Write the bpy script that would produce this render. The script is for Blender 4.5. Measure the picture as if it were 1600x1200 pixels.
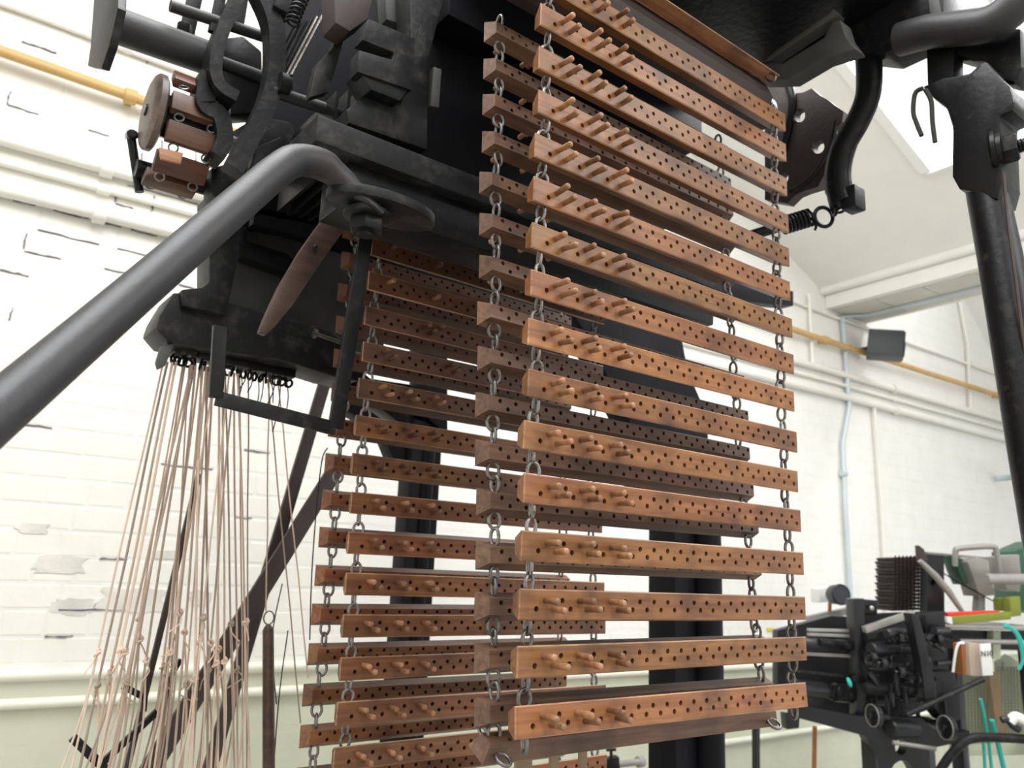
import bpy, bmesh, math, random
from mathutils import Vector, Matrix, Euler
random.seed(7)
for o in list(bpy.data.objects): bpy.data.objects.remove(o)
SC = bpy.context.scene
COL = SC.collection
PI = math.pi

# ------------------------------------------------------------------ camera
FPX = 1248.0
CAM = Vector((0, 0, 1.6))
yaw, pitch, roll = math.radians(37.01), math.radians(13.07), math.radians(-2.39)
_F = Vector((math.sin(yaw)*math.cos(pitch), math.cos(yaw)*math.cos(pitch), math.sin(pitch)))
_R = Vector((math.cos(yaw), -math.sin(yaw), 0))
_D = _F.cross(_R)
RT = math.cos(roll)*_R + math.sin(roll)*_D
DN = -math.sin(roll)*_R + math.cos(roll)*_D
cam_d = bpy.data.cameras.new('camera')
cam_d.sensor_width = 36.0
cam_d.lens = FPX/1600*36
cam_d.clip_start = 0.02
cam = bpy.data.objects.new('camera', cam_d)
COL.objects.link(cam)
cam.matrix_world = Matrix.Translation(CAM) @ Matrix((RT, -DN, -_F)).transposed().to_4x4()
SC.camera = cam
cam_d.dof.use_dof = True
cam_d.dof.focus_distance = 1.05
cam_d.dof.aperture_fstop = 7.0

# ------------------------------------------------------------------ world, light, exposure
W = bpy.data.worlds.new('overcast_sky'); SC.world = W
W.use_nodes = True
W.node_tree.nodes['Background'].inputs[0].default_value = (0.93, 0.97, 1.0, 1)
W.node_tree.nodes['Background'].inputs[1].default_value = 1.15
def _area(name, loc, target, sx, sy, power, col=(1, 1, 1)):
    l = bpy.data.lights.new(name, 'AREA'); l.shape = 'RECTANGLE'; l.size = sx; l.size_y = sy
    l.energy = power; l.color = col
    o = bpy.data.objects.new(name, l); COL.objects.link(o); o.location = loc
    o.rotation_euler = (Vector(target)-Vector(loc)).to_track_quat('-Z', 'Y').to_euler()
    return o
# daylight in four roof openings below; fifth lamp added to brighten right bay
for (lx, ly, lz, tl, SKY_P) in ((2.87, 0.52, 4.15, 24, 95), (2.87, -2.43, 4.15, 24, 58), (0.15, 0.63, 4.19, -24, 90), (0.15, -2.33, 4.19, -24, 42), (5.9, 0.4, 4.5, 10, 190)):
    l = bpy.data.lights.new('roof_daylight_and_fill', 'AREA'); l.shape = 'RECTANGLE'; l.size = 1.4; l.size_y = 2.2
    l.energy = SKY_P; l.color = (1, 1, 1)
    o = bpy.data.objects.new('roof_daylight_and_fill', l); COL.objects.link(o); o.location = (lx, ly, lz); o.rotation_euler = (0, math.radians(tl), math.radians(-2.36))
SC.view_settings.view_transform = 'Standard'
SC.view_settings.look = 'None'
SC.view_settings.gamma = 1
SC.view_settings.use_curve_mapping = False
SC.view_settings.exposure = 0.15

# ------------------------------------------------------------------ helpers
def ray(x, y): return RT*((x-800)/FPX) + DN*((y-600)/FPX) + _F
def at(x, y, **k):
    (a, v), = k.items()
    r = ray(x, y)
    if a == 'd': return CAM + r*v
    if a == 'W': return CAM + r*(v/ (r.x*WN.x + r.y*WN.y))
    i = 'XYZ'.index(a)
    return CAM + r*((v-CAM[i])/r[i])
WN = Vector((0.0411, 1, 0)).normalized()        # wall normal, pointing into the wall
WD = Vector((1, -0.0411, 0)).normalized()       # along the wall
WALL = 2.75
def wp(u, z, out=0.0):                          # point on the wall: along, height, distance in front
    p = WN*(WALL-out) + WD*u
    return Vector((p.x, p.y, z))

ORG = {}
def sm(bm, ang=38):
    for f in bm.faces: f.smooth = True
    for e in bm.edges:
        if len(e.link_faces) == 2 and e.calc_face_angle(0) > math.radians(ang): e.smooth = False

class MB:
    def __init__(s): s.bm = bmesh.new()
    def poly(s, pts, faces):
        v = [s.bm.verts.new(p) for p in pts]
        for f in faces:
            try: s.bm.faces.new([v[i] for i in f])
            except ValueError: pass
        return s
    def box(s, a, b, bev=0.0, mat=None):
        x0, y0, z0 = a; x1, y1, z1 = b
        r = bmesh.ops.create_cube(s.bm, size=1)
        vs = r['verts']
        for v in vs:
            v.co = Vector(((x0+x1)/2 + v.co.x*(x1-x0), (y0+y1)/2 + v.co.y*(y1-y0), (z0+z1)/2 + v.co.z*(z1-z0)))
        if mat: bmesh.ops.transform(s.bm, matrix=mat, verts=vs)
        if bev:
            es = list({e for v in vs for e in v.link_edges})
            bmesh.ops.bevel(s.bm, geom=es, offset=bev, segments=2, affect='EDGES', profile=0.6)
        return s
    def bar(s, p, q, w, h, up=(0, 0, 1), bev=0.0):      # rectangular bar from p to q, w across, h along up
        p, q = Vector(p), Vector(q); d = q-p; L = d.length; x = d.normalized()
        y = Vector(up).cross(x)
        if y.length < 1e-4: y = Vector((1, 0, 0)).cross(x)
        y.normalize(); z = x.cross(y)
        m = Matrix((x, y, z)).transposed().to_4x4(); m.translation = p
        return s.box((0, -w/2, -h/2), (L, w/2, h/2), bev, m)
    def prism(s, pts, n, bev=0.0):                        # closed polygon (3D points) pushed along vector n
        n = Vector(n)
        a = [s.bm.verts.new(Vector(p)) for p in pts]
        b = [s.bm.verts.new(Vector(p)+n) for p in pts]
        k = len(pts); fs = []
        fs.append(s.bm.faces.new(a)); fs.append(s.bm.faces.new(b[::-1]))
        for i in range(k): fs.append(s.bm.faces.new([a[i], b[i], b[(i+1) % k], a[(i+1) % k]]))
        bmesh.ops.recalc_face_normals(s.bm, faces=fs)
        if bev:
            es = list({e for f in fs for e in f.edges})
            bmesh.ops.bevel(s.bm, geom=es, offset=bev, segments=2, affect='EDGES', profile=0.6, clamp_overlap=True)
        return s
    def tube(s, path, r, n=12, cap=True, closed=False, flat=1.0, up=None):
        path = [Vector(p) for p in path]; k = len(path)
        rs = r if isinstance(r, (list, tuple)) else [r]*k
        rings = []; prev = None
        for i, p in enumerate(path):
            if closed: t = path[(i+1) % k]-path[i-1]
            else: t = path[min(i+1, k-1)]-path[max(i-1, 0)]
            t.normalize()
            if prev is None:
                ref = Vector(up) if up else (Vector((0, 0, 1)) if abs(t.z) < 0.9 else Vector((1, 0, 0)))
                a = (ref - t*ref.dot(t)).normalized()
            else:
                a = prev - t*prev.dot(t); a.normalize()
            prev = a; b = t.cross(a)
            fl = flat[i] if isinstance(flat, (list, tuple)) else flat
            rings.append([s.bm.verts.new(p + (a*math.cos(2*PI*j/n)*fl + b*math.sin(2*PI*j/n)*(2-fl if fl < 1 else 1))*rs[i]) for j in range(n)])
        m = k if closed else k-1
        for i in range(m):
            A, B = rings[i], rings[(i+1) % k]
            for j in range(n): s.bm.faces.new([A[j], B[j], B[(j+1) % n], A[(j+1) % n]][::-1])
        if cap and not closed:
            s.bm.faces.new(rings[0]); s.bm.faces.new(rings[-1][::-1])
        return s
    def cyl(s, p, q, r, n=16, r2=None):
        return s.tube([p, q], [r, r if r2 is None else r2], n)
    def lathe(s, p, axis, prof, n=20):                     # prof: (distance along axis, radius)
        axis = Vector(axis).normalized(); p = Vector(p)
        return s._lathe(p, axis, prof, n)
    def _lathe(s, p, axis, prof, n):
        p = Vector(p); axis = Vector(axis).normalized()
        ref = Vector((0, 0, 1)) if abs(axis.z) < 0.9 else Vector((1, 0, 0))
        a = (ref-axis*ref.dot(axis)).normalized(); b = axis.cross(a); rings = []
        for d, r in prof:
            rings.append([s.bm.verts.new(p+axis*d+(a*math.cos(2*PI*j/n)+b*math.sin(2*PI*j/n))*max(r, 1e-5)) for j in range(n)])
        for A, B in zip(rings, rings[1:]):
            for j in range(n): s.bm.faces.new([A[j], A[(j+1) % n], B[(j+1) % n], B[j]])
        s.bm.faces.new(rings[0][::-1]); s.bm.faces.new(rings[-1])
        return s
    def torus(s, c, nrm, R, r, n=16, m=7, squash=1.0):
        nrm = Vector(nrm).normalized()
        ref = Vector((0, 0, 1)) if abs(nrm.z) < 0.9 else Vector((1, 0, 0))
        a = (ref-nrm*ref.dot(nrm)).normalized(); b = nrm.cross(a)
        return s.tube([Vector(c)+(a*math.cos(2*PI*i/n)*squash+b*math.sin(2*PI*i/n))*R for i in range(n)], r, m, closed=True, up=nrm)
    def hexnut(s, c, axis, R, h):
        return s._lathe(Vector(c), Vector(axis).normalized(), [(0, R*.94), (h*.15, R), (h*.85, R), (h, R*.9)], 6)
    def mesh(s, name, mat, smooth=True):
        if smooth: sm(s.bm)
        me = bpy.data.meshes.new(name); s.bm.to_mesh(me); s.bm.free()
        me.materials.append(mat)
        return me
    def build(s, name, mat, parent=None, smooth=True):
        bmesh.ops.recalc_face_normals(s.bm, faces=s.bm.faces)
        xs = [v.co for v in s.bm.verts]
        lo = Vector([min(c[i] for c in xs) for i in range(3)]); hi = Vector([max(c[i] for c in xs) for i in range(3)])
        c = (lo+hi)/2
        if parent is None: c.z = lo.z
        bmesh.ops.translate(s.bm, vec=-c, verts=s.bm.verts)
        me = s.mesh(name, mat, smooth)
        return put(name, me, c, parent)

def put(name, me, world, parent=None, rot=None):
    o = bpy.data.objects.new(name, me); COL.objects.link(o)
    world = Vector(world); ORG[o.name] = world
    if parent:
        o.parent = parent; o.location = world-ORG[parent.name]
    else: o.location = world
    if rot: o.rotation_euler = rot
    return o
def tag(o, label=None, cat=None, group=None, kind=None):
    if label: o['label'] = label
    if cat: o['category'] = cat
    if group: o['group'] = group
    if kind: o['kind'] = kind
    return o
def thing(name, loc, label, cat, group=None):
    o = bpy.data.objects.new(name, None); COL.objects.link(o); o.location = loc; o.empty_display_size = 0.05
    ORG[o.name] = Vector(loc)
    return tag(o, label, cat, group)
def struct(o): o['kind'] = 'structure'; return o

# ------------------------------------------------------------------ materials
def mat(name, col, rough=0.5, metal=0.0, var=0.0, bump=0.0, bscale=60, spots=None, spec=None, objvar=0.0, nscale=8.0):
    m = bpy.data.materials.new(name); m.use_nodes = True
    nt = m.node_tree; B = nt.nodes['Principled BSDF']
    B.inputs['Roughness'].default_value = rough; B.inputs['Metallic'].default_value = metal
    if spec is not None: B.inputs['Specular IOR Level'].default_value = spec
    tc = nt.nodes.new('ShaderNodeTexCoord'); oi = nt.nodes.new('ShaderNodeObjectInfo')
    add = nt.nodes.new('ShaderNodeVectorMath'); add.operation = 'ADD'
    nt.links.new(tc.outputs['Object'], add.inputs[0]); nt.links.new(oi.outputs['Location'], add.inputs[1])
    vec = add.outputs[0]
    n1 = nt.nodes.new('ShaderNodeTexNoise'); n1.inputs['Scale'].default_value = nscale; n1.inputs['Detail'].default_value = 6
    nt.links.new(vec, n1.inputs['Vector'])
    r = nt.nodes.new('ShaderNodeValToRGB')
    c = Vector(col)
    r.color_ramp.elements[0].position = 0.3; r.color_ramp.elements[1].position = 0.7
    r.color_ramp.elements[0].color = (*(c*(1-var)), 1); r.color_ramp.elements[1].color = (*(c*(1+var)), 1)
    nt.links.new(n1.outputs['Fac'], r.inputs['Fac'])
    out = r.outputs['Color']
    if spots:                                    # (colour, scale, low, high): dust, rust or paint loss
        sc_, s0, lo, hi = spots
        n2 = nt.nodes.new('ShaderNodeTexNoise'); n2.inputs['Scale'].default_value = s0; n2.inputs['Detail'].default_value = 9
        n2.inputs['Roughness'].default_value = 0.65
        nt.links.new(vec, n2.inputs['Vector'])
        mr = nt.nodes.new('ShaderNodeMapRange'); mr.inputs[1].default_value = lo; mr.inputs[2].default_value = hi
        nt.links.new(n2.outputs['Fac'], mr.inputs[0])
        mx = nt.nodes.new('ShaderNodeMix'); mx.data_type = 'RGBA'
        nt.links.new(mr.outputs[0], mx.inputs['Factor']); nt.links.new(out, mx.inputs['A']); mx.inputs['B'].default_value = (*sc_, 1)
        out = mx.outputs['Result']
    if objvar:
        hs = nt.nodes.new('ShaderNodeHueSaturation')
        mr = nt.nodes.new('ShaderNodeMapRange'); mr.inputs[3].default_value = 1-objvar; mr.inputs[4].default_value = 1+objvar
        nt.links.new(oi.outputs['Random'], mr.inputs[0]); nt.links.new(mr.outputs[0], hs.inputs['Value'])
        nt.links.new(out, hs.inputs['Color']); out = hs.outputs['Color']
    nt.links.new(out, B.inputs['Base Color'])
    if bump:
        n3 = nt.nodes.new('ShaderNodeTexNoise'); n3.inputs['Scale'].default_value = bscale; n3.inputs['Detail'].default_value = 5
        nt.links.new(vec, n3.inputs['Vector'])
        b = nt.nodes.new('ShaderNodeBump'); b.inputs['Strength'].default_value = bump; b.inputs['Distance'].default_value = 0.004
        nt.links.new(n3.outputs['Fac'], b.inputs['Height']); nt.links.new(b.outputs[0], B.inputs['Normal'])
    return m

def wood(name, dark, light, rough=0.42, objvar=0.22, stain=0.75):
    m = bpy.data.materials.new(name); m.use_nodes = True
    nt = m.node_tree; B = nt.nodes['Principled BSDF']; N = nt.nodes.new; L = nt.links.new
    tc = N('ShaderNodeTexCoord'); oi = N('ShaderNodeObjectInfo')
    mul = N('ShaderNodeVectorMath'); mul.operation = 'SCALE'; mul.inputs['Scale'].default_value = 37.0
    cmb = N('ShaderNodeCombineXYZ'); L(oi.outputs['Random'], cmb.inputs[0]); L(oi.outputs['Random'], cmb.inputs[1])
    L(cmb.outputs[0], mul.inputs[0])
    ad = N('ShaderNodeVectorMath'); L(tc.outputs['Object'], ad.inputs[0]); L(mul.outputs[0], ad.inputs[1])
    mp = N('ShaderNodeMapping'); mp.inputs['Scale'].default_value = (2.2, 30, 30); L(ad.outputs[0], mp.inputs['Vector'])
    n1 = N('ShaderNodeTexNoise'); n1.inputs['Scale'].default_value = 3.5; n1.inputs['Detail'].default_value = 8; n1.inputs['Distortion'].default_value = 0.6
    L(mp.outputs[0], n1.inputs['Vector'])
    r = N('ShaderNodeValToRGB'); r.color_ramp.elements[0].position = 0.28; r.color_ramp.elements[1].position = 0.68
    r.color_ramp.elements[0].color = (*dark, 1); r.color_ramp.elements[1].color = (*light, 1)
    L(n1.outputs['Fac'], r.inputs['Fac'])
    n2 = N('ShaderNodeTexNoise'); n2.inputs['Scale'].default_value = 14; n2.inputs['Detail'].default_value = 6; L(ad.outputs[0], n2.inputs['Vector'])
    mr = N('ShaderNodeMapRange'); mr.inputs[1].default_value = 0.48; mr.inputs[2].default_value = 0.72; mr.inputs[4].default_value = stain; L(n2.outputs['Fac'], mr.inputs[0])
    mx = N('ShaderNodeMix'); mx.data_type = 'RGBA'; mx.inputs['B'].default_value = (dark[0]*.35, dark[1]*.35, dark[2]*.4, 1)
    L(mr.outputs[0], mx.inputs['Factor']); L(r.outputs[0], mx.inputs['A'])
    hs = N('ShaderNodeHueSaturation')
    v = N('ShaderNodeMapRange'); v.inputs[3].default_value = 1-objvar; v.inputs[4].default_value = 1+objvar
    L(oi.outputs['Random'], v.inputs[0]); L(v.outputs[0], hs.inputs['Value'])
    fr = N('ShaderNodeMath'); fr.operation = 'FRACT'; m7 = N('ShaderNodeMath'); m7.operation = 'MULTIPLY'; m7.inputs[1].default_value = 7.31
    L(oi.outputs['Random'], m7.inputs[0]); L(m7.outputs[0], fr.inputs[0])
    h = N('ShaderNodeMapRange'); h.inputs[3].default_value = 0.492; h.inputs[4].default_value = 0.506; L(fr.outputs[0], h.inputs[0]); L(h.outputs[0], hs.inputs['Hue'])
    L(mx.outputs['Result'], hs.inputs['Color']); L(hs.outputs[0], B.inputs['Base Color'])
    B.inputs['Roughness'].default_value = rough
    b = N('ShaderNodeBump'); b.inputs['Strength'].default_value = 0.25; b.inputs['Distance'].default_value = 0.001
    L(n1.outputs['Fac'], b.inputs['Height']); L(b.outputs[0], B.inputs['Normal'])
    return m

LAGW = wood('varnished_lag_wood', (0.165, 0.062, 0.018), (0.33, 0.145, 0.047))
LAGD = wood('grimy_shaded_lag_wood', (0.075, 0.03, 0.014), (0.15, 0.06, 0.027), rough=0.5, stain=0.6)  # darker tone also stands in for shade on the far chain's upper lags
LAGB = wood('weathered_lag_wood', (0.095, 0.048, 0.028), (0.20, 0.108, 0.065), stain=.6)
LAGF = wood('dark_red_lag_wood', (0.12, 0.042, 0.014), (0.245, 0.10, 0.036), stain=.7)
EDGEW = wood('worn_edge_wood', (0.22, 0.10, 0.045), (0.48, 0.27, 0.13), stain=.85)
PEGW = wood('peg_wood', (0.22, 0.10, 0.045), (0.40, 0.21, 0.11), objvar=0.3)
LEVW = wood('lever_wood', (0.04, 0.022, 0.015), (0.085, 0.048, 0.034), objvar=0.1)
SMALLW = wood('small_lag_wood', (0.07, 0.026, 0.014), (0.14, 0.055, 0.027))
IRON = mat('black_painted_iron', (0.008, 0.008, 0.009), 0.38, 0.0, 0.35, 0.16, 90, ((0.04, 0.037, 0.034), 40, 0.55, 0.8), spec=0.22)
IRONG = mat('oily_black_iron', (0.006, 0.006, 0.008), 0.35, 0.0, 0.3, 0.3, 70, spec=0.2)
COLM = mat('column_black', (0.006, 0.006, 0.008), 0.5, 0, 0.3, 0.1, 60, spec=0.12)
IROND = mat('dusty_black_iron', (0.0095, 0.0095, 0.0105), 0.45, 0.0, 0.3, 0.2, 110, ((0.055, 0.052, 0.048), 30, 0.5, 0.8), spec=0.22)
TUBEM = mat('worn_dark_steel_tube', (0.028, 0.028, 0.031), 0.5, 0.15, 0.25, 0.12, 160, ((0.03, 0.025, 0.022), 22, 0.5, 0.7))
STEEL = mat('worn_steel', (0.24, 0.23, 0.22), 0.36, 0.85, 0.4, 0.15, 200, ((0.10, 0.075, 0.055), 120, 0.5, 0.7))
BRIGHT = mat('bright_steel', (0.45, 0.45, 0.44), 0.3, 0.9, 0.2)
DUSTLIT = mat('dusty_lit_iron', (0.06, 0.06, 0.058), 0.6, 0.0, 0.4, 0.1, 80)  # dust grey, with the paleness of lit faces put into the colour
PAINT = mat('cream_wall_paint', (0.85, 0.825, 0.755), 0.75, 0, 0.03, 0.25, 45, objvar=0.02)
CRACK = mat('dark_joint_crack', (0.15, 0.135, 0.165), 0.9, 0, 0.3)
PLASTER = mat('bare_flaked_plaster', (0.72, 0.69, 0.635), 0.95, 0, 0.15, 0.6, 70)
PAINTF = mat('white_wall_paint', (0.84, 0.83, 0.79), 0.75, 0, 0.02, 0.2, 45)
MORTARP = mat('sound_painted_mortar', (0.83, 0.815, 0.77), 0.85, 0, 0.04, 0.3, 60)
GREENP = mat('pale_green_dado_paint', (0.60, 0.61, 0.475), 0.6, 0, 0.04, 0.2, 45, objvar=0.02)
TRIMP = mat('cream_moulding_paint', (0.82, 0.82, 0.70), 0.5, 0, 0.03)
PIPEW = mat('white_conduit_paint', (0.82, 0.80, 0.73), 0.45, 0, 0.02)
PIPEY = mat('yellow_pipe_paint', (0.58, 0.37, 0.14), 0.45, 0, 0.08)
PIPEG = mat('grey_galvanised', (0.55, 0.62, 0.65), 0.4, 0.2, 0.06)
CEILP = mat('off_white_ceiling', (0.82, 0.81, 0.775), 0.8, 0, 0.02)
TILEP = mat('soffit_tile', (0.62, 0.60, 0.54), 0.8, 0, 0.05)
FLOORM = mat('grey_concrete_floor', (0.36, 0.35, 0.33), 0.7, 0, 0.1, 0.1, 30)
CORD = mat('cream_cotton_cord', (0.58, 0.45, 0.36), 0.9, 0, 0.15, 0.4, 400, objvar=0.38)
CORDD = mat('dark_cord', (0.03, 0.028, 0.026), 0.9, 0, 0.2)
BROWNI = mat('rusty_brown_iron', (0.045, 0.03, 0.026), 0.55, 0, 0.3, 0.2, 80)

# ================================================================== THE SETTING
fl = MB(); fl.poly([(-3, -4, 0), (10, -4, 0), (10, 3.2, 0), (-3, 3.2, 0)], [(0, 1, 2, 3)])
struct(fl.build('floor', FLOORM))
wroot = thing('wall_back', wp(0, 0), None, None); struct(wroot)
for (u0_, u1_, z0_, z1_, mt_) in ((-1.2, 1.3, 1.26, 4.6, MORTARP), (1.3, 9, 1.26, 4.6, MORTARP), (-1.2, 9, 0, 1.26, GREENP)):
    m = MB(); a = [wp(u0_, z0_), wp(u1_, z0_), wp(u1_, z1_), wp(u0_, z1_)]
    m.poly([p+WN*.0025 for p in a]+[p+WN*.25 for p in a], [(0, 1, 2, 3), (4, 7, 6, 5), (0, 4, 5, 1), (1, 5, 6, 2), (2, 6, 7, 3), (3, 7, 4, 0)])
    m.build('mortar', mt_, wroot, smooth=False)
CH = 0.0755
def brick_geom(mb, u0, u1, z0, z1, dep=0.0006, c=0.005):
    P = [wp(u0, z0, -.0027), wp(u1, z0, -.0027), wp(u1, z1, -.0027), wp(u0, z1, -.0027),
         wp(u0+c, z0+c, dep-.002), wp(u1-c, z0+c, dep-.002), wp(u1-c, z1-c, dep-.002), wp(u0+c, z1-c, dep-.002)]
    mb.poly(P, [(4, 5, 6, 7), (0, 1, 5, 4), (1, 2, 6, 5), (2, 3, 7, 6), (3, 0, 4, 7)])
meshes = {}
far_b, green_b = MB(), MB()
rows = int(4.5/CH)
for r in range(rows):
    z0 = r*CH; z1 = z0+CH-0.006
    hl = 0.1125 if r % 3 != 1 else 0.225
    u = -1.0 - (0.056 if r % 3 == 0 else 0.0) - (0.03 if r % 3 == 1 else 0)
    while u < 8.6:
        u1 = u+hl-0.006
        if z1 < 1.17: brick_geom(green_b, u, u1, z0, z1, -.0002, .010)
        elif z0 > 1.27:
            if -0.2 < u < 1.2 and z0 < 3.42:
                key = hl
                if key not in meshes:
                    b = MB(); brick_geom(b, 0, hl-.006, 0, CH-.006)
                    bmesh.ops.translate(b.bm, vec=-wp(0, 0), verts=b.bm.verts)
                    meshes[key] = b.mesh('brick', PAINT, smooth=False)
                o = put('brick', meshes[key], wp(u, z0, random.uniform(-.0006, .0006)), wroot)
            else: brick_geom(far_b, u, u1, z0, z1, random.uniform(-.0003, .0002), .010)
        u += hl
tag(far_b.build('brick_field', PAINTF, wroot, smooth=False), kind='stuff')
tag(green_b.build('dado_brick_field', GREENP, wroot, smooth=False), kind='stuff')
# open joints where the paint has cracked, and flaked patches low on the left
ck = MB(); rc_ = random.Random(5)
def crack(u0, z0, u1, z1):
    n = 6; pts = []
    for i in range(n+1):
        f = i/n; pts.append((u0+(u1-u0)*f+rc_.uniform(-.002, .002), z0+(z1-z0)*f+rc_.uniform(-.002, .002), rc_.uniform(.0005, .0028)))
    hor = abs(u1-u0) > abs(z1-z0)
    for (a0, b0, w0), (a1, b1, w1) in zip(pts, pts[1:]):
        q = [(a0, b0-w0), (a1, b1-w1), (a1, b1+w1), (a0, b0+w0)] if hor else [(a0-w0, b0), (a1-w1, b1), (a1+w1, b1), (a0+w0, b0)]
        ck.poly([wp(u_, z_, .0012) for u_, z_ in q]+[wp(u_, z_, -.003) for u_, z_ in q], [(0, 1, 2, 3), (0, 4, 5, 1), (1, 5, 6, 2), (2, 6, 7, 3), (3, 7, 4, 0)])
for r in range(18, 44):
    z0 = r*CH-.003; hl = 0.1125 if r % 3 != 1 else 0.225
    u = -1.0 - (0.056 if r % 3 == 0 else 0.0) - (0.03 if r % 3 == 1 else 0)
    while u < 1.2:
        if -.1 < u:
            dens = .42 if (2.42 < z0 < 3.0 and u < .72) else (.10 if z0 > 3.0 else .035)
            if rc_.random() < dens: crack(u, z0, u+hl*rc_.uniform(.4, 1), z0)
            if rc_.random() < dens*.8: crack(u-.003, z0+.004, u-.003, z0+CH*rc_.uniform(.5, .95))
        u += hl
tag(ck.build('joint_cracks', CRACK, wroot, smooth=False), kind='stuff')
for (u0, z0, w_, h_) in ((.30, 1.56, .16, .06), (.52, 1.46, .22, .085), (.36, 1.44, .12, .05), (.72, 1.47, .08, .05), (.22, 1.66, .09, .035), (.60, 1.60, .10, .03)):
    n = 22; P = []
    for i in range(n):
        a_ = 2*PI*i/n; k_ = rc_.uniform(.72, 1.1)
        cu_, su_ = math.cos(a_), math.sin(a_)
        P.append(wp(u0+w_/2*k_*abs(cu_)**.6*(1 if cu_ > 0 else -1), z0+h_/2*k_*abs(su_)**.6*(1 if su_ > 0 else -1), .0005))
    m = MB(); m.prism(P, WN*.004); m.build('flaked_patch', PLASTER, wroot, smooth=False)
# moulding between cream wall and green dado
tr = thing('trim_1', wp(0, 1.16), None, None); struct(tr)
m = MB(); m.bar(wp(-1.2, 1.215, 0), wp(9, 1.215, 0), 0.012, 0.075, up=(0, 0, 1)); m.build('dado_band', GREENP, tr)
for z, rr in ((1.252, .017), (1.176, .015)):
    m = MB(); m.tube([wp(-1.2, z, .006), wp(9, z, .006)], rr, 12); m.build('moulding', TRIMP, tr)
tr = thing('trim_2', wp(3, .84), None, None); struct(tr)
m = MB(); m.tube([wp(2.9, .838, .01), wp(6, .868, .01)], .014, 10); m.build('moulding', TRIMP, tr)

# roof: valley beam square to the wall, sloping ceilings, roof light
BX0, BX1, BZ = 4.22, 4.67, 3.24
def bp(u, z, out): return wp(u, z, out)
be = thing('trim_3', bp(4.4, BZ, 0), None, None); struct(be)
m = MB(); m.poly([bp(BX0, BZ, 0), bp(BX1, BZ, 0), bp(BX1, BZ, 7), bp(BX0, BZ, 7), bp(BX0, BZ+.1, 0), bp(BX1, BZ+.1, 0), bp(BX1, BZ+.1, 7), bp(BX0, BZ+.1, 7)],
                 [(0, 1, 2, 3), (0, 3, 7, 4), (1, 5, 6, 2), (4, 7, 6, 5), (3, 2, 6, 7), (0, 4, 5, 1)])
m.build('valley_beam', CEILP, be, smooth=False)
for i in range(24):
    o0 = .02+i*.28
    m = MB(); m.poly([bp(BX0+.05, BZ-.006, o0), bp(BX1-.05, BZ-.006, o0), bp(BX1-.05, BZ-.006, o0+.272), bp(BX0+.05, BZ-.006, o0+.272),
                      bp(BX0+.05, BZ, o0), bp(BX1-.05, BZ, o0), bp(BX1-.05, BZ, o0+.272), bp(BX0+.05, BZ, o0+.272)],
                     [(0, 1, 2, 3), (0, 4, 5, 1), (1, 5, 6, 2), (2, 6, 7, 3), (3, 7, 4, 0)])
    m.build('soffit_panel', TILEP, be, smooth=False)
m = MB(); m.tube([bp(BX0-.02, BZ+.11, 0), bp(BX0-.02, BZ+.11, 7)], .03, 10); m.build('moulding', CEILP, be)
SL = math.tan(math.radians(24))
def roof(u, out, h=0): return bp(u, BZ+.1+(BX0-u)*SL+h, out)
def roof_at(x, y):                        # where a view ray meets the sloping ceiling
    r = ray(x, y)
    # z = BZ+.1+(BX0-u)*SL
    ru, cu = r.dot(WD), CAM.dot(WD)
    t = (BZ+.1+(BX0-cu)*SL-CAM.z)/(r.z+ru*SL)
    p = CAM+r*t
    return p.dot(WD), WALL-p.dot(WN)
ce = thing('ceiling', roof(4.2, 0), None, None); struct(ce)
U0, US0, US1, OS0, OS1, OE = 1.5, 2.15, 3.68, 0.95, 3.3, 7.0
def roof_slab(mb, ua, ub, oa, ob):
    P = [roof(ua, oa), roof(ub, oa), roof(ub, ob), roof(ua, ob), roof(ua, oa, .12), roof(ub, oa, .12), roof(ub, ob, .12), roof(ua, ob, .12)]
    mb.poly(P, [(0, 1, 2, 3), (4, 7, 6, 5), (0, 4, 5, 1), (1, 5, 6, 2), (2, 6, 7, 3), (3, 7, 4, 0)])
m = MB()
for (oa, ob) in ((OS0, OS1), (OS0+2.95, OS1+2.95)): roof_slab(m, US1, BX0, oa, ob); roof_slab(m, U0, US0, oa, ob)
for (oa, ob) in ((-.1, OS0), (OS1, OS0+2.95), (OS1+2.95, OE)): roof_slab(m, U0, BX0, oa, ob)
m.build('sloping_ceiling', CEILP, ce, smooth=False)
_roof = roof
def roof(u, out, h=0): return bp(u, BZ+.1+(BX0-(2*U0-u))*SL+h, out)      # the mirrored slope left of the ridge
m = MB()
LU0, LU1, LUE = 2*U0-US1, 2*U0-US0, 2*U0-BX0
for (oa, ob) in ((OS0, OS1), (OS0+2.95, OS1+2.95)): roof_slab(m, LUE, LU0, oa, ob); roof_slab(m, LU1, U0, oa, ob)
for (oa, ob) in ((-.1, OS0), (OS1, OS0+2.95), (OS1+2.95, OE)): roof_slab(m, LUE, U0, oa, ob)
m.build('sloping_ceiling', CEILP, ce, smooth=False)
roof = _roof
wl = MB(); A_ = [wp(-1.22, 0, 0), wp(-1.22, 0, 7), wp(-1.22, 3.5, 7), wp(-1.22, 3.5, 0)]
A_ = [p-WD*.9 for p in A_]; wl.poly(A_+[p-WD*.2 for p in A_], [(0, 1, 2, 3), (4, 7, 6, 5), (0, 4, 5, 1), (1, 5, 6, 2), (2, 6, 7, 3), (3, 7, 4, 0)])
struct(wl.build('wall_left', PAINT, smooth=False))
wl = MB(); A_ = [wp(-2.2, 0, 7), wp(4.7, 0, 7), wp(4.7, 4.7, 7), wp(-2.2, 4.7, 7)]
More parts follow.
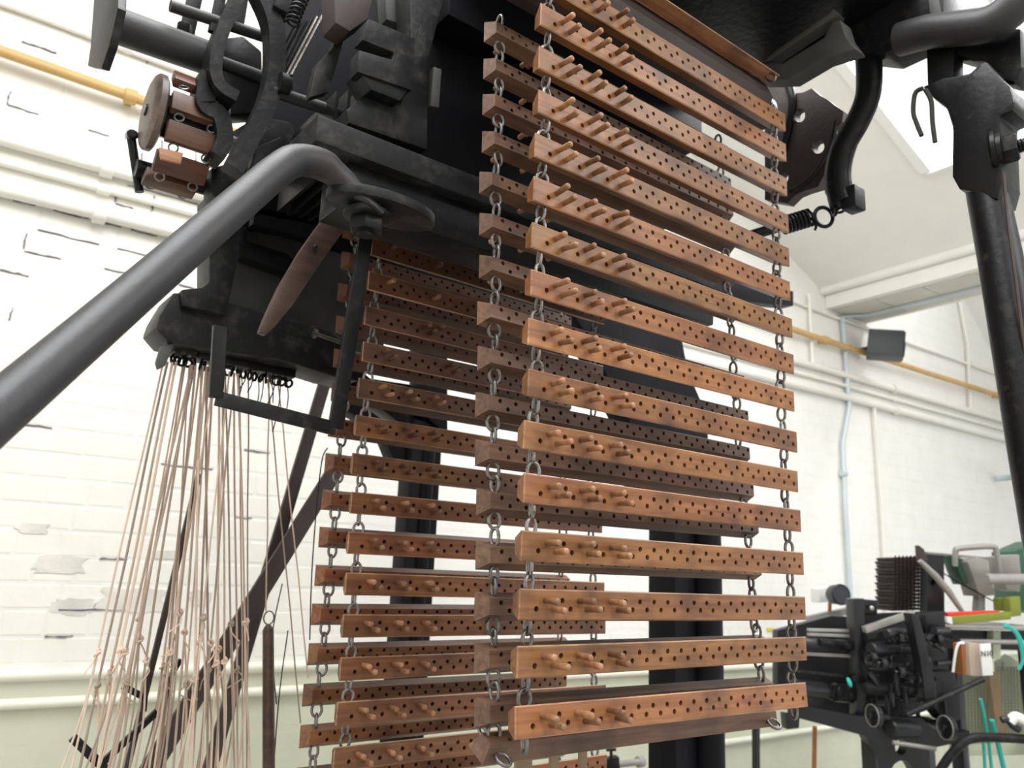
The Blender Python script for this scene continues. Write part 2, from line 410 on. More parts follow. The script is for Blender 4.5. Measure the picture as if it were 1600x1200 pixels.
wl.poly(A_+[p-WN*.2 for p in A_], [(0, 1, 2, 3), (4, 7, 6, 5), (0, 4, 5, 1), (1, 5, 6, 2), (2, 6, 7, 3), (3, 7, 4, 0)])
struct(wl.build('wall_front', PAINT, smooth=False))
# right bay: opposite slope coming down to the right
pa, pb = at(1500, 455, W=WALL), at(1575, 600, W=WALL)
ua, za, ub, zb = pa.dot(WD), pa.z, pb.dot(WD), pb.z
k = (zb-za)/(ub-ua)
m = MB(); u2, u3 = ua-.6, ub+.9
z2, z3 = za+k*(u2-ua), za+k*(u3-ua)
P = [bp(u2, z2, -.1), bp(u3, z3, -.1), bp(u3, z3, 3.2), bp(u2, z2, 3.2)]
m.poly(P+[p+Vector((.08, 0, .1)) for p in P], [(0, 1, 2, 3), (4, 7, 6, 5), (0, 4, 5, 1), (1, 5, 6, 2), (2, 6, 7, 3), (3, 7, 4, 0)])
m.build('sloping_ceiling', CEILP, ce, smooth=False)
# roof light: frame, glazing bars, panes
FRAMEW = mat('white_roof_light_frame', (0.85, 0.85, 0.83), 0.5)
GLASS = bpy.data.materials.new('clear_glazing'); GLASS.use_nodes = True
nt = GLASS.node_tree; nt.nodes.clear()
o_ = nt.nodes.new('ShaderNodeOutputMaterial'); mx_ = nt.nodes.new('ShaderNodeMixShader'); tr_ = nt.nodes.new('ShaderNodeBsdfTransparent'); gl_ = nt.nodes.new('ShaderNodeBsdfGlossy')
gl_.inputs['Roughness'].default_value = 0.05; mx_.inputs[0].default_value = 0.06
nt.links.new(tr_.outputs[0], mx_.inputs[1]); nt.links.new(gl_.outputs[0], mx_.inputs[2]); nt.links.new(mx_.outputs[0], o_.inputs[0])
wi = thing('window_1', roof(US1, OS0), None, None); struct(wi)
m = MB()
for (p, q) in ((roof(US0, OS0, .06), roof(US1, OS0, .06)), (roof(US0, OS1, .06), roof(US1, OS1, .06)), (roof(US0, OS0, .06), roof(US0, OS1, .06)), (roof(US1, OS0, .06), roof(US1, OS1, .06))):
    m.bar(p, q, .05, .15)
m.build('frame', FRAMEW, wi, smooth=False)
nb = 4
for i in range(1, nb):
    oo = OS0+(OS1-OS0)*i/nb
    m = MB(); m.bar(roof(US0, oo, .1), roof(US1, oo, .1), .025, .05); m.build('glazing_bar', FRAMEW, wi, smooth=False)
for i in range(nb):
    oa, ob = OS0+(OS1-OS0)*i/nb, OS0+(OS1-OS0)*(i+1)/nb
    m = MB(); P = [roof(US0, oa, .11), roof(US1, oa, .11), roof(US1, ob, .11), roof(US0, ob, .11)]
    n = Vector((SL, 0, 1)).normalized()*.006
    m.poly(P+[p+n for p in P], [(0, 1, 2, 3), (4, 7, 6, 5), (0, 4, 5, 1), (1, 5, 6, 2), (2, 6, 7, 3), (3, 7, 4, 0)])
    m.build('pane', GLASS, wi, smooth=False)

# pipes and conduits on the wall
def wall_pipe(name, pts, r, mt, label, cat, clips=None, group=None):
    t = thing(name, pts[0], label, cat, group)
    m = MB(); m.tube(pts, r, 12); m.build('pipe', mt, t)
    for c in clips or []:
        m = MB(); m.lathe(c-WD*.02, WD, [(0, r*1.05), (.002, r*1.45), (.038, r*1.45), (.04, r*1.05)], 12)
        m.bar(c, c+WN*.05, .018, .025); m.build('clip', mt, t)
    return t
wall_pipe('gas_pipe', [wp(-1.1, 3.10, .045), wp(.02, 3.085, .045), wp(4.0, 3.01, .045), wp(8.5, 3.02, .045)], .0175, PIPEY,
          'ochre yellow pipe running the whole length of the white brick wall', 'pipe', [wp(.28, 3.08, .045), wp(4.13, 3.01, .045), wp(6.3, 3.015, .045)])
for i, (za_, zb_, rr, oo, lab) in enumerate(((3.265, 3.20, .010, .012, 'thin cream conduit running above the yellow pipe'),
        (2.815, 2.84, .020, .022, 'topmost of the cream painted pipes below the yellow pipe'),
        (2.745, 2.775, .012, .014, 'thin middle cream pipe of the set below the yellow pipe'),
        (2.655, 2.70, .022, .024, 'lowest thick cream pipe of the set below the yellow pipe'))):
    wall_pipe('wall_pipe', [wp(-1.1, za_-.01, oo), wp(0, za_, oo), wp(4.2, zb_, oo), wp(7.6, zb_, oo)], rr, PIPEW, lab, 'pipe',
              [wp(.25, za_, oo), wp(4.9, zb_, oo)])
def W2(x, y, o=.02): return at(x, y, W=WALL-o)
wall_pipe('conduit', [bp(BX0+.26, BZ-.015, 3.5), bp(BX0+.26, BZ-.015, .12), W2(1316, 495), W2(1327, 636), W2(1317, 691), W2(1321, 800), W2(1331, 960)], .014, PIPEG,
          'blue-grey conduit dropping down the wall with a dog-leg bend', 'conduit', [W2(1318, 740)])
wall_pipe('conduit', [W2(1365, 628), W2(1378, 800), W2(1386, 960)], .012, PIPEW, 'cream conduit drop just right of the blue-grey one', 'conduit')
wall_pipe('conduit', [W2(1264, 460), W2(1268, 535), W2(1270, 572)], .010, PIPEW, 'short cream conduit drop under the roof beam end', 'conduit')
wall_pipe('conduit', [W2(1498, 460), W2(1512, 540), W2(1516, 640)], .012, PIPEW, 'thin cream conduit drop near the right roof slope', 'conduit')
wall_pipe('wall_bracket_arm', [W2(1555, 748, .02), W2(1580, 746, .1), at(1600, 744, W=WALL-.3)], .02, PIPEG, 'grey tube arm standing off the wall at the right edge', 'arm')
# loudspeaker
SPK = mat('dark_grey_speaker', (0.045, 0.048, 0.055), 0.5, 0, 0.1)
GRIL = mat('speaker_front', (0.02, 0.02, 0.024), 0.7, 0, 0.1)
c = at(1383, 540, W=WALL-.17)
t = thing('loudspeaker', c-Vector((0, 0, .08)), 'small dark grey loudspeaker mounted on the white wall', 'speaker')
rm = Matrix.Translation(c) @ Euler((math.radians(8), 0, math.radians(30))).to_matrix().to_4x4()
m = MB(); m.box((-.085, -.1, -.08), (.085, .1, .08), .008, rm); m.build('cabinet', SPK, t)
m = MB(); m.box((-.078, -.106, -.073), (.078, -.099, .073), .003, rm); m.build('grille', GRIL, t)
m = MB()
m.torus(rm @ Vector((0, -.107, -.015)), rm.to_3x3() @ Vector((0, 1, 0)), .045, .005, 20); m.build('cone_rim', SPK, t)
m = MB(); m.bar(c+WN*.07, c+WN*.17, .03, .03); m.build('bracket', SPK, t)

# ================================================================== LAG CHAINS
LL, LH, LT, LS = 0.60, 0.0186, 0.024, 0.008
PIT = 0.028
UP = [0.041+PIT*k for k in range(20)]
LO = [0.027+PIT*k for k in range(21)]
def lag_mesh(mt):
    mb = MB(); bm = mb.bm
    def face(y, x0, x1, h, rz, rad, dep, flip):
        for row, xs in ((1, UP), (-1, LO)):
            zc = row*rz
            bounds = [x0]+[(a+b)/2 for a, b in zip(xs, xs[1:])]+[x1]
            za, zb_ = (0, h) if row > 0 else (-h, 0)
            for i, xc in enumerate(xs):
                xa, xb = bounds[i], bounds[i+1]
                rect = [(xb, zc), (xb, zb_), (xc, zb_), (xa, zb_), (xa, zc), (xa, za), (xc, za), (xb, za)]
                O = [bm.verts.new((p[0], y, p[1])) for p in rect]
                C = [bm.verts.new((xc+rad*math.cos(PI*j/4), y, zc+rad*math.sin(PI*j/4))) for j in range(8)]
                I = [bm.verts.new((xc+rad*math.cos(PI*j/4), y+dep, zc+rad*math.sin(PI*j/4))) for j in range(8)]
                for j in range(8):
                    q = (j+1) % 8
                    f1 = [O[j], O[q], C[q], C[j]]; f2 = [C[j], C[q], I[q], I[j]]
                    bm.faces.new(f1 if flip else f1[::-1]); bm.faces.new(f2 if flip else f2[::-1])
                bm.faces.new(I if flip else I[::-1])
    e = .0016
    face(0, e, LL-e, LH-e, .0052, .0037, .0125, False)
    face(LT, LS, LL-LS, .0102, .0050, .0034, -.0105, True)
    def ring(y, x0, x1, h): return [bm.verts.new(p) for p in ((x0, y, -h), (x1, y, -h), (x1, y, h), (x0, y, h))]
    A, B, C = ring(0, e, LL-e, LH-e), ring(e, 0, LL, LH), ring(LT, LS, LL-LS, .0102)
    for P, Q in ((A, B), (B, C)):
        for j in range(4):
            f = bm.faces.new([P[j], P[(j+1) % 4], Q[(j+1) % 4], Q[j]][::-1])
            if P is A: f.material_index = 1
    bmesh.ops.remove_doubles(bm, verts=bm.verts, dist=1e-6)
    me = mb.mesh('lag', mt, smooth=False); me.materials.append(EDGEW)
    return me
LAGM, LAGMD, LAGMB, LAGMF = lag_mesh(LAGW), lag_mesh(LAGD), lag_mesh(LAGB), lag_mesh(LAGF)
b = MB(); b._lathe(Vector((0, 0, 0)), Vector((0, -1, 0)), [(-.012, .0036), (.023, .0045), (.0255, .0042), (.0268, .0028)], 10); PEGM = b.mesh('peg', PEGW)
pegd = PEGM.copy(); pegd.materials.clear(); pegd.materials.append(LAGD)
b = MB(); b.torus((0, 0, 0), (0, 1, 0), .0086, .0025, 18, 8, 1.35); EYEM = b.mesh('eye', STEEL)
b = MB(); b.torus((0, 0, 0), (0, 1, 0), .0066, .0024, 16, 8, 1.85); EYES = b.mesh('eye', STEEL)

def cpy(name, me, parent, loc, rot=(0, 0, 0), scale=None):
    o = bpy.data.objects.new(name, me); COL.objects.link(o); o.parent = parent; o.location = loc; o.rotation_euler = rot
    if scale: o.scale = scale
    return o
STD = ('u0', 'l1', 'u2', 'l3', 'u4', 'l5')
def lag(chain, pos, rx, pegs=STD, me=LAGM, pm=None, up_eye=True, dn_eye=True, x0=0.62):
    pos = Vector(pos)
    o = put('lag', me, pos+Vector((random.uniform(-.0015, .0015), random.uniform(-.001, .001), 0)), chain,
            (rx, random.uniform(-.004, .004), random.uniform(-.004, .004)))
    for p in pegs:
        x = (UP if p[0] == 'u' else LO)[int(p[1:])]; z = .0052 if p[0] == 'u' else -.0052
        cpy('peg', pm or PEGM, o, (x, 0, z), (random.uniform(-.07, .07), 0, random.uniform(-.07, .07)), (1, random.uniform(.8, 1.12), 1))
    for x in (.0235, LL-.0235):
        if up_eye: cpy('eye', EYEM, o, (x, .012, .0144+.0096), (0, 0, random.uniform(-.35, .35)))
        if dn_eye: cpy('eye', EYES, o, (x, .012, -.0144-.0098), (0, 0, PI/2+random.uniform(-.35, .35)))
    return o
CX = 0.62
nc = thing('lag_chain', (CX, .84, 1.33), 'nearest endless chain of orange-brown wooden lags with three pairs of pegs each', 'lag chain', 'dobby lag chains')
ztops = [2.470, 2.404, 2.333, 2.262, 2.194, 2.128, 2.060, 1.992, 1.924, 1.855, 1.787, 1.719, 1.648, 1.578, 1.511, 1.443]
for i, z in enumerate(ztops):
    lag(nc, (CX, .790+random.uniform(-.001, .001), z-LH), 0 if i < 15 else math.radians(-4), up_eye=True)
# over the barrel at the top
BC = Vector((CX, .864, 2.505))
for k, angd in enumerate((42, 86, 130)):
    a = math.radians(angd)
    lag(nc, BC+Vector((0, -math.cos(a)*.078, math.sin(a)*.078+.012)), -a, up_eye=True)
# bottom turn and back strand (outer faces look away)
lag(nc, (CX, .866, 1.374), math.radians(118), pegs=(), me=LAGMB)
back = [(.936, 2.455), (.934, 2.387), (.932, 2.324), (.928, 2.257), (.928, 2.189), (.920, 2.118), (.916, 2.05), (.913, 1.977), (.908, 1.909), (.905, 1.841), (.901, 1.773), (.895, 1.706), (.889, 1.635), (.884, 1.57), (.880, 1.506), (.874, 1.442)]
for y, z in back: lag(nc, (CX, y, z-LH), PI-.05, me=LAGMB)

fc = thing('lag_chain', (CX, 1.33, 1.1), 'farther endless chain of darker wooden lags hanging behind the near one', 'lag chain', 'dobby lag chains')
z = 2.330; i = 0
P1 = ('u2', 'l3', 'u5', 'l6'); P2 = ('l1', 'u0', 'u5', 'l6', 'l8')
while z > 1.17:
    y = 1.274 if z > 1.8 else 1.274-(1.8-z)*.05
    pg = STD
    if 2.0 < z < 2.10: pg = ('u3', 'l4', 'u4')
    elif 1.95 < z <= 2.0: pg = ('u0', 'l1', 'u5', 'l6')
    elif z >= 2.10: pg = ('u0', 'l4')
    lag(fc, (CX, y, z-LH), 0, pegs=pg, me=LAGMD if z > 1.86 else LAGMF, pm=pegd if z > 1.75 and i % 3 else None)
    z -= .0678; i += 1
z = 2.340
while z > 1.17:
    y = 1.39 + max(0, (z-1.9))*.06
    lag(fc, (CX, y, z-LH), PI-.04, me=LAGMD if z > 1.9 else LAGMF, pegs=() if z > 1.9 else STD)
    z -= .0678
#--MACHINE--
from mathutils.geometry import tessellate_polygon
def px(pts, **k): return [at(x, y, **k) for x, y in pts]
def pxd(pts): return [at(x, y, d=d) for x, y, d in pts]
def smooth_path(pts, n=4):
    pts = [Vector(p) for p in pts]; out = []
    for i in range(len(pts)-1):
        p0, p1, p2, p3 = pts[max(i-1, 0)], pts[i], pts[i+1], pts[min(i+2, len(pts)-1)]
        for j in range(n):
            t = j/n
            out.append(0.5*((2*p1)+(p2-p0)*t+(2*p0-5*p1+4*p2-p3)*t*t+(3*p1-p0-3*p2+p3)*t**3))
    return out+[pts[-1]]
def plate_holes(mb, outer, holes, n):                  # flat outline with holes, pushed along n
    n = Vector(n); loops = [[Vector(p) for p in l] for l in [outer]+holes]
    tris = tessellate_polygon(loops); flat = [p for l in loops for p in l]
    A = [mb.bm.verts.new(p) for p in flat]; B = [mb.bm.verts.new(p+n) for p in flat]
    for t in tris:
        mb.bm.faces.new([A[i] for i in t]); mb.bm.faces.new([B[i] for i in t][::-1])
    k = 0
    for l in loops:
        for i in range(len(l)):
            j = (i+1) % len(l); mb.bm.faces.new([A[k+i], B[k+i], B[k+j], A[k+j]])
        k += len(l)
    return mb
def helix(p, q, R, turns, n=12):
    p, q = Vector(p), Vector(q); ax = (q-p).normalized()
    a = (Vector((0, 0, 1))-ax*ax.z).normalized(); b = ax.cross(a); N = int(turns*n)
    return [p+(q-p)*(i/N)+(a*math.cos(2*PI*i/n)+b*math.sin(2*PI*i/n))*R for i in range(N+1)]
X_, Y_, Z_ = Vector((1, 0, 0)), Vector((0, 1, 0)), Vector((0, 0, 1))

# ---- near barrel that carries the near chain
t = thing('dobby_barrel', (CX, BC.y, BC.z-.05), 'dark octagonal barrel carrying the top of the near lag chain', 'barrel')
m = MB(); m._lathe(BC+Vector((.0, 0, .012)), X_, [(0, .05), (.60, .05)], 8); m.build('drum', BROWNI, t)
for x in (-.045, .605):
    m = MB(); m._lathe(BC+Vector((x, 0, .012)), X_, [(0, .02), (.004, .034), (.034, .034), (.04, .03)], 20); m.build('hub', IRON, t)
m = MB(); m.cyl(BC+Vector((-.09, 0, .012)), BC+Vector((.66, 0, .012)), .014, 14); m.build('shaft', IRON, t)

# ---- dobby frame
t = thing('dobby_machine', (.9, 1.12, 2.13), 'black cast-iron dobby machine body with bed rail and slotted upright left of the near chain', 'machine')
m = MB(); m.box((.405, 1.05, 2.212), (1.36, 1.17, 2.257), .005); m.build('bed_rail', IROND, t)
m = MB(); m.box((.47, 1.075, 2.14), (1.36, 1.17, 2.214), .006); m.build('rail_web', IRON, t)
m = MB(); m.prism(px([(640, -40), (642, 55), (625, 160), (570, 147), (541, 172), (545, 192), (668, 234), (668, 98), (704, -40)], Y=1.075), Y_*.05, .003); m.build('upright', IROND, t)
m = MB(); m.prism(px([(576, 29), (649, 60), (644, 141), (559, 112), (561, 78), (612, 93), (616, 82), (566, 62)], Y=1.045), Y_*.03, .002); m.build('slotted_block', IROND, t)
m = MB(); m.prism(px([(562, 108), (640, 138), (625, 158), (580, 140)], Y=1.05), Y_*.05, .002); m.build('slotted_block_foot', IRON, t)
m = MB(); m.prism(px([(678, 104), (690, 108), (686, 168), (673, 165)], Y=1.08), Y_*.015, .001); m.build('tab', DUSTLIT, t)
m = MB(); m.box((.56, 1.19, 2.22), (1.33, 1.22, 3.0), .004); m.build('back_plate', COLM, t)
m = MB(); m.box((.47, 1.50, 2.25), (1.30, 1.53, 3.0), .004); m.build('back_plate', COLM, t)
m = MB(); m.prism(px([(487, 135), (495, 100), (520, 74), (528, 50), (540, 52), (527, 100), (513, 144), (484, 152)], Y=1.15), Y_*.02, .002); m.build('hook_plate', IROND, t)
m = MB(); m.prism(px([(521, -30), (590, -30), (575, 30), (547, 49), (524, 35)], Y=1.10), Y_*.05, .003); m.build('guide_block', BROWNI, t)
for i, (a, b_) in enumerate((((690, 0), (700, 40)), ((440, 260), (520, 300)))): pass
m = MB(); m.prism(px([(600, -30), (636, -30), (634, 40), (604, 30)], Y=1.13), Y_*.03, .002); m.build('guide_block', DUSTLIT, t)
# harness jacks: thin dark blades seen edge on between the frame members
for i in range(9):
    x0 = .50+i*.022
    m = MB(); m.box((x0, 1.22, 2.27), (x0+.006, 1.46, 2.42+.012*i)); m.build('jack_blade', IRON, t)
for i in range(6):
    m = MB(); m.cyl(at(505-i*9, 24+i*3, Y=1.22+.02*i), at(455-i*9, 118+i*4, Y=1.24+.02*i), .0032, 8); m.build('hook_rod', STEEL if i < 2 else IRON, t)
m = MB(); m.tube(helix(at(478, -20, Y=1.2), at(455, 38, Y=1.2), .011, 9), .0022, 6); m.build('coil_spring', IRON, t)

t = thing('top_board', (1.0, .92, 2.70), 'black stained board roofing over the top of the near lag chain', 'board')
m = MB(); m.box((.66, .60, 2.715), (1.385, 1.19, 2.765), .004); m.build('board', IRONG, t)
m = MB(); m.box((.66, 1.12, 2.60), (1.385, 1.19, 2.716), .004); m.build('cleat', COLM, t)

# ---- stay tube from the left
t = thing('stay_tube', at(0, 640, d=.62), 'thick dark steel stay tube slanting up from the left edge to the dobby rail', 'tube')
pth = pxd([(-160, 775, .50), (0, 640, .625), (200, 468, .80), (380, 312, .97), (432, 268, 1.025), (462, 251, 1.06), (500, 256, 1.09), (530, 277, 1.112), (552, 296, 1.132), (575, 316, 1.152)])
pp = smooth_path(pth, 6); nn = len(pp)
fl_ = [1.0 if i < 38 else max(.30, 1-(i-38)*.06) for i in range(nn)]
m = MB(); m.tube(pp, [.0215 if i < 40 else min(.034, .0215+(i-40)*.0012) for i in range(nn)], 24, flat=fl_); m.build('tube', TUBEM, t)
bc = at(575, 326, d=1.135)
m = MB(); m.prism([bc+Vector((.022+.085*math.cos(2*PI*i/26), .046*math.sin(2*PI*i/26), .0)) for i in range(26)], Z_*.016, .004); m.build('lug', IROND, t)
bc = at(575, 326, d=1.135)
m = MB(); m._lathe(bc+Vector((0, 0, -.004)), -Z_, [(0, .030), (.004, .034), (.010, .034), (.012, .030)], 24); m.build('washer', IROND, t)
m = MB(); m.hexnut(bc+Vector((0, 0, -.016)), -Z_, .025, .02); m.build('nut', IRON, t)
m = MB(); m.cyl(bc+Vector((0, 0, .006)), bc+Vector((0, 0, -.042)), .012, 14); m.build('bolt', IRON, t)

# ---- bent flat-iron bracket under the rail
t = thing('flat_iron_bracket', at(522, 672, Y=1.16), 'black flat-iron bracket bent into a U hanging under the dobby rail', 'bracket')
A = px([(577, 335), (524, 670), (337, 622), (342, 522)], Y=1.16)
m = MB(); m.bar(A[0], A[1], .010, .024, up=(1, 0, 0), bev=.002); m.build('drop_bar', IRON, t)
m = MB(); m.bar(A[1], A[2], .008, .022, bev=.002); m.build('cross_bar', IROND, t)
m = MB(); m.bar(A[2], A[3]+Vector((0, 0, .012)), .010, .020, up=(1, 0, 0), bev=.002); m.build('return_bar', IRON, t)

# ---- wooden lever
t = thing('wooden_lever', at(415, 520, Y=1.27), 'brown wooden lever with rounded end leaning behind the stay tube', 'lever')
m = MB(); m.prism(px([(521, 318), (545, 350), (500, 412), (459, 475), (432, 508), (416, 523), (405, 519), (412, 500), (436, 448), (468, 394)], Y=1.27), Y_*.014, .002); m.build('blade', LEVW, t)
m = MB(); p = at(492, 386, Y=1.268); m._lathe(p, -Y_, [(0, .004), (.003, .004), (.005, .002)], 10); m.build('pin', IRON, t)

# ---- cast end frame behind the far chain
t = thing('cast_end_frame', at(300, 540, Y=1.5), 'black cast-iron end frame with rounded foot above the hanging cords', 'machine frame')
m = MB(); m.prism(px([(243, 512), (250, 492), (272, 456), (352, 470), (520, 516), (565, 560), (560, 596), (520, 588), (440, 562), (345, 548), (262, 534)], Y=1.49), Y_*.10, .006); m.build('foot', IROND, t)
m = MB(); m.prism(px([(327, 300), (377, 300), (374, 400), (354, 492), (286, 478), (284, 452), (316, 449), (327, 440)], Y=1.47), Y_*.08, .004); m.build('post', IROND, t)
m = MB(); m.prism(px([(352, 330), (600, 380), (600, 560), (480, 530), (350, 495)], Y=1.60), Y_*.02, .002); m.build('web_plate', DUSTLIT, t)
m = MB(); m.prism(px([(372, 352), (388, 355), (386, 376), (448, 396), (464, 410), (466, 440), (456, 446), (446, 425), (372, 398)], Y=1.55), Y_*.04, .003); m.build('web_rib', IRON, t)
m = MB(); m.prism(px([(398, 335), (560, 365), (562, 352), (400, 322)], Y=1.5), Y_*.10, .002); m.build('top_flange', IROND, t)
m = MB(); m.hexnut(at(297, 540, Y=1.54), -Z_, .020, .022); m.build('nut', IRON, t)
m = MB(); m._lathe(at(290, 530, Y=1.54), -Z_, [(0, .04), (.008, .042), (.012, .036)], 20); m.build('washer', IRON, t)
m = MB(); m.prism(px([(430, 552), (560, 575), (640, 640), (640, 672), (560, 612), (500, 590), (440, 568)], Y=1.56), Y_*.05, .004); m.build('curved_arm', IRON, t)
m = MB(); m.prism(px([(252, 540), (274, 536), (258, 572), (247, 577), (244, 566)], Y=1.50), Y_*.012, .002); m.build('tongue', DUSTLIT, t)
m = MB(); p, q = at(494, 522, Y=1.46), at(545, 540, Y=1.46); m.cyl(p, q, .004, 10); m._lathe(p, (p-q), [(0, .010), (.006, .010), (.007, .007)], 8); m.build('bolt', STEEL, t)

# ---- cord holder under the foot, then the cords
t = thing('cord_comb', at(420, 580, Y=1.56), 'black comb bar of knotted loops holding the tops of the cords', 'comb')
m = MB(); m.bar(at(268, 548, Y=1.56), at(455, 588, Y=1.56), .05, .016, bev=.003); m.build('bar', IRON, t)
for i in range(22):
    xx = 270+i*8.6+random.uniform(-2, 2)
    p = at(xx, 552+(xx-268)*.21, Y=1.54+random.uniform(0, .05))
    m = MB(); m.torus(p+Vector((0, 0, -.012)), (random.uniform(-1, 1), random.uniform(-1, 1), .1), .008, .0028, 10, 5); m.build('loop', IRONG if i % 3 else IROND, t)
cords = [(256, 560, 108, 1215), (262, 565, 122, 1215), (270, 566, 140, 1215), (276, 566, 150, 1215), (285, 570, 175, 1215), (290, 566, 182, 1215), (298, 570, 200, 1215),
         (304, 572, 166, 1215), (312, 570, 232, 1215), (305, 570, 245, 1215), (318, 572, 255, 1215), (322, 572, 270, 1215), (328, 572, 280, 1215), (333, 574, 300, 1215), (322, 572, 325, 1215), (338, 575, 230, 1215),
         (342, 576, 340, 1215), (348, 578, 352, 1215), (352, 578, 366, 1215), (358, 580, 290, 1215), (365, 582, 372, 1215), (372, 584, 390, 1215), (296, 570, 258, 1215), (314, 570, 300, 1215),
         (352, 580, 330, 1215), (300, 570, 150, 1215), (326, 572, 240, 1215), (366, 583, 310, 1215)]
CG = 'cream cords hanging under the cast end frame'
knots = []
for i, (xa, ya, xb, yb) in enumerate(cords):
    Yt, Yb = 1.56+random.uniform(-.03, .03), 1.60+random.uniform(-.10, .12)
    P, Q = at(xa, ya, Y=Yt), at(xb, yb, Y=Yb)
    t = thing('harness_cord', Q, 'taut cream harness cord with a knot in the fan under the end frame', 'cord', CG)
    n = 14
    pth = []
    kf = random.uniform(.60, .80)
    ph = random.uniform(0, 6)
    for j in range(n+1):
        f = j/n; w = .0012*math.sin(f*9+ph)
        pth.append(P.lerp(Q, f)+Vector((w, w, 0)))
    m = MB(); m.tube(pth, .0019+random.uniform(-.0003, .0005), 6); m.build('line', CORD, t)
    K = P.lerp(Q, kf)
    m = MB()
    m.torus(K, (random.uniform(-1, 1), random.uniform(-1, 1), .8), .0045, .0026, 8, 5); m.torus(K+Vector((.002, 0, .004)), (.6, random.uniform(-1, 1), .3), .004, .0024, 8, 5)
    m.build('knot', CORD, t)
    for sgn in (-1, 1):                      # the loose ends and the second strand below the knot
        if sgn > 0:
            E_ = Q+Vector((random.uniform(-.03, .03), random.uniform(-.02, .02), 0))
            m = MB(); m.tube(smooth_path([K, K.lerp(E_, .5)+Vector((.006, 0, 0)), E_], 5), .0018, 6); m.build('strand', CORD, t)
        else:
            m = MB(); m.tube(smooth_path([K, K+Vector((random.uniform(-.012, .012), -.004, -.015)), K+Vector((random.uniform(-.02, .02), -.006, -.032))], 3), .0013, 5); m.build('loose_end', CORD, t)
DLAB = ['long single cord at the right edge of the cord fan, left of its twin', 'plumb single cord that carries the hanging weight', 'slanting single cord starting beside the weight cord and passing right of the weight', 'rightmost slanting single cord nearest the far lag chain', 'long single cord at the right edge of the cord fan, right of its twin']
dark = [((374, 584), (380, 1215)), ((420, 590), (416, 955)), ((418, 592), (470, 1130)), ((434, 594), (482, 1060)), ((388, 585), (386, 1215))]
for i, (a, b_) in enumerate(dark):
    P, Q = at(*a, Y=1.58), at(*b_, Y=1.62)
    m = MB(); m.tube([P.lerp(Q, j/6)+Vector((.001*math.sin(j*2), 0, 0)) for j in range(7)], .0016, 6)
    tag(m.build('harness_cord', CORD), DLAB[i], 'cord', 'single cords beside the fan')
for i in range(9):
    xx = 376+i*9
    P = at(xx, 582+i*1.5, Y=1.58); Q = P+Vector((random.uniform(-.015, .015), 0, -random.uniform(.03, .12)))
    m = MB(); m.tube(smooth_path([P, P.lerp(Q, .5)+Vector((.004, 0, 0)), Q], 4), .0012, 5)
    tag(m.build('thread_end', CORDD), 'short black thread end dangling below the comb bar', 'thread', 'thread ends under the comb bar')
t = thing('hanging_weight', at(420, 1215, Y=1.62), 'slim brown cylindrical weight with pointed top hanging from a cord', 'weight')
P, Q = at(419, 975, Y=1.62), at(420, 1230, Y=1.62)
m = MB(); m._lathe(P, (Q-P), [(0, .003), (.006, .008), (.012, .011), ((Q-P).length, .012)], 16); m.build('body', LEVW, t)
m = MB(); m.torus(P+Vector((0, 0, .012)), (.3, 1, 0), .010, .0018, 14, 6, 1.3); m.build('eye', STEEL, t)
for a, lab in ((((441, 912), (425, 1000), (432, 1100)), 'slack dark string starting higher, just right of the weight top'), (((450, 985), (437, 1080), (428, 1190)), 'slack dark string starting lower, right of the hanging weight')):
    m = MB(); m.tube(smooth_path(px(a, Y=1.63), 5), .0013, 6)
    tag(m.build('slack_cord', CORDD), lab, 'cord', 'slack strings by the weight')
m = MB(); m.tube(smooth_path(px([(512, 700), (503, 720), (494, 800), (487, 900), (484, 1000)], Y=1.46), 5), .0013, 6)
tag(m.build('slack_cord', CORDD), 'thin dark string hanging beside the left ends of the far lags', 'cord')

# ---- diagonal braces of the loom
def flat_brace(name, pts, w, th, Y, label, cat, mt):
    P = px(pts, Y=Y)
    m = MB(); d = (P[1]-P[0]).normalized(); s = d.cross(Y_).normalized()*w/2
    m.prism([P[0]+s, P[1]+s, P[1]-s, P[0]-s], Y_*th, .002)
    return tag(m.build(name, mt), label, cat)
flat_brace('diagonal_brace', [(511, 590), (325, 1215)], .032, .012, 1.92, 'steeper dark iron brace crossing behind the cords', 'brace', BROWNI)
flat_brace('diagonal_brace', [(525, 735), (228, 1215)], .042, .012, 1.88, 'flatter dark brown brace running down left behind the cords', 'brace', BROWNI)
flat_brace('diagonal_brace', [(312, 740), (196, 1215)], .012, .010, 1.75, 'thin brown rod slanting down amid the cords', 'rod', BROWNI)
t = thing('treadle_arm', at(140, 1180, Y=1.7), 'dark iron arm with crooked hook at the bottom left behind the cords', 'arm')
for a, b_, w in (((113, 1152), (178, 1215), .016), ((160, 1192), (258, 1100), .012), ((256, 1104), (262, 1060), .010), ((192, 1072), (226, 1090), .012), ((226, 1088), (224, 1112), .010), ((262, 1065), (283, 1030), .008)):
    m = MB(); m.bar(at(*a, Y=1.7), at(*b_, Y=1.7), .012, w, bev=.002); m.build('link_bar', IRON, t)

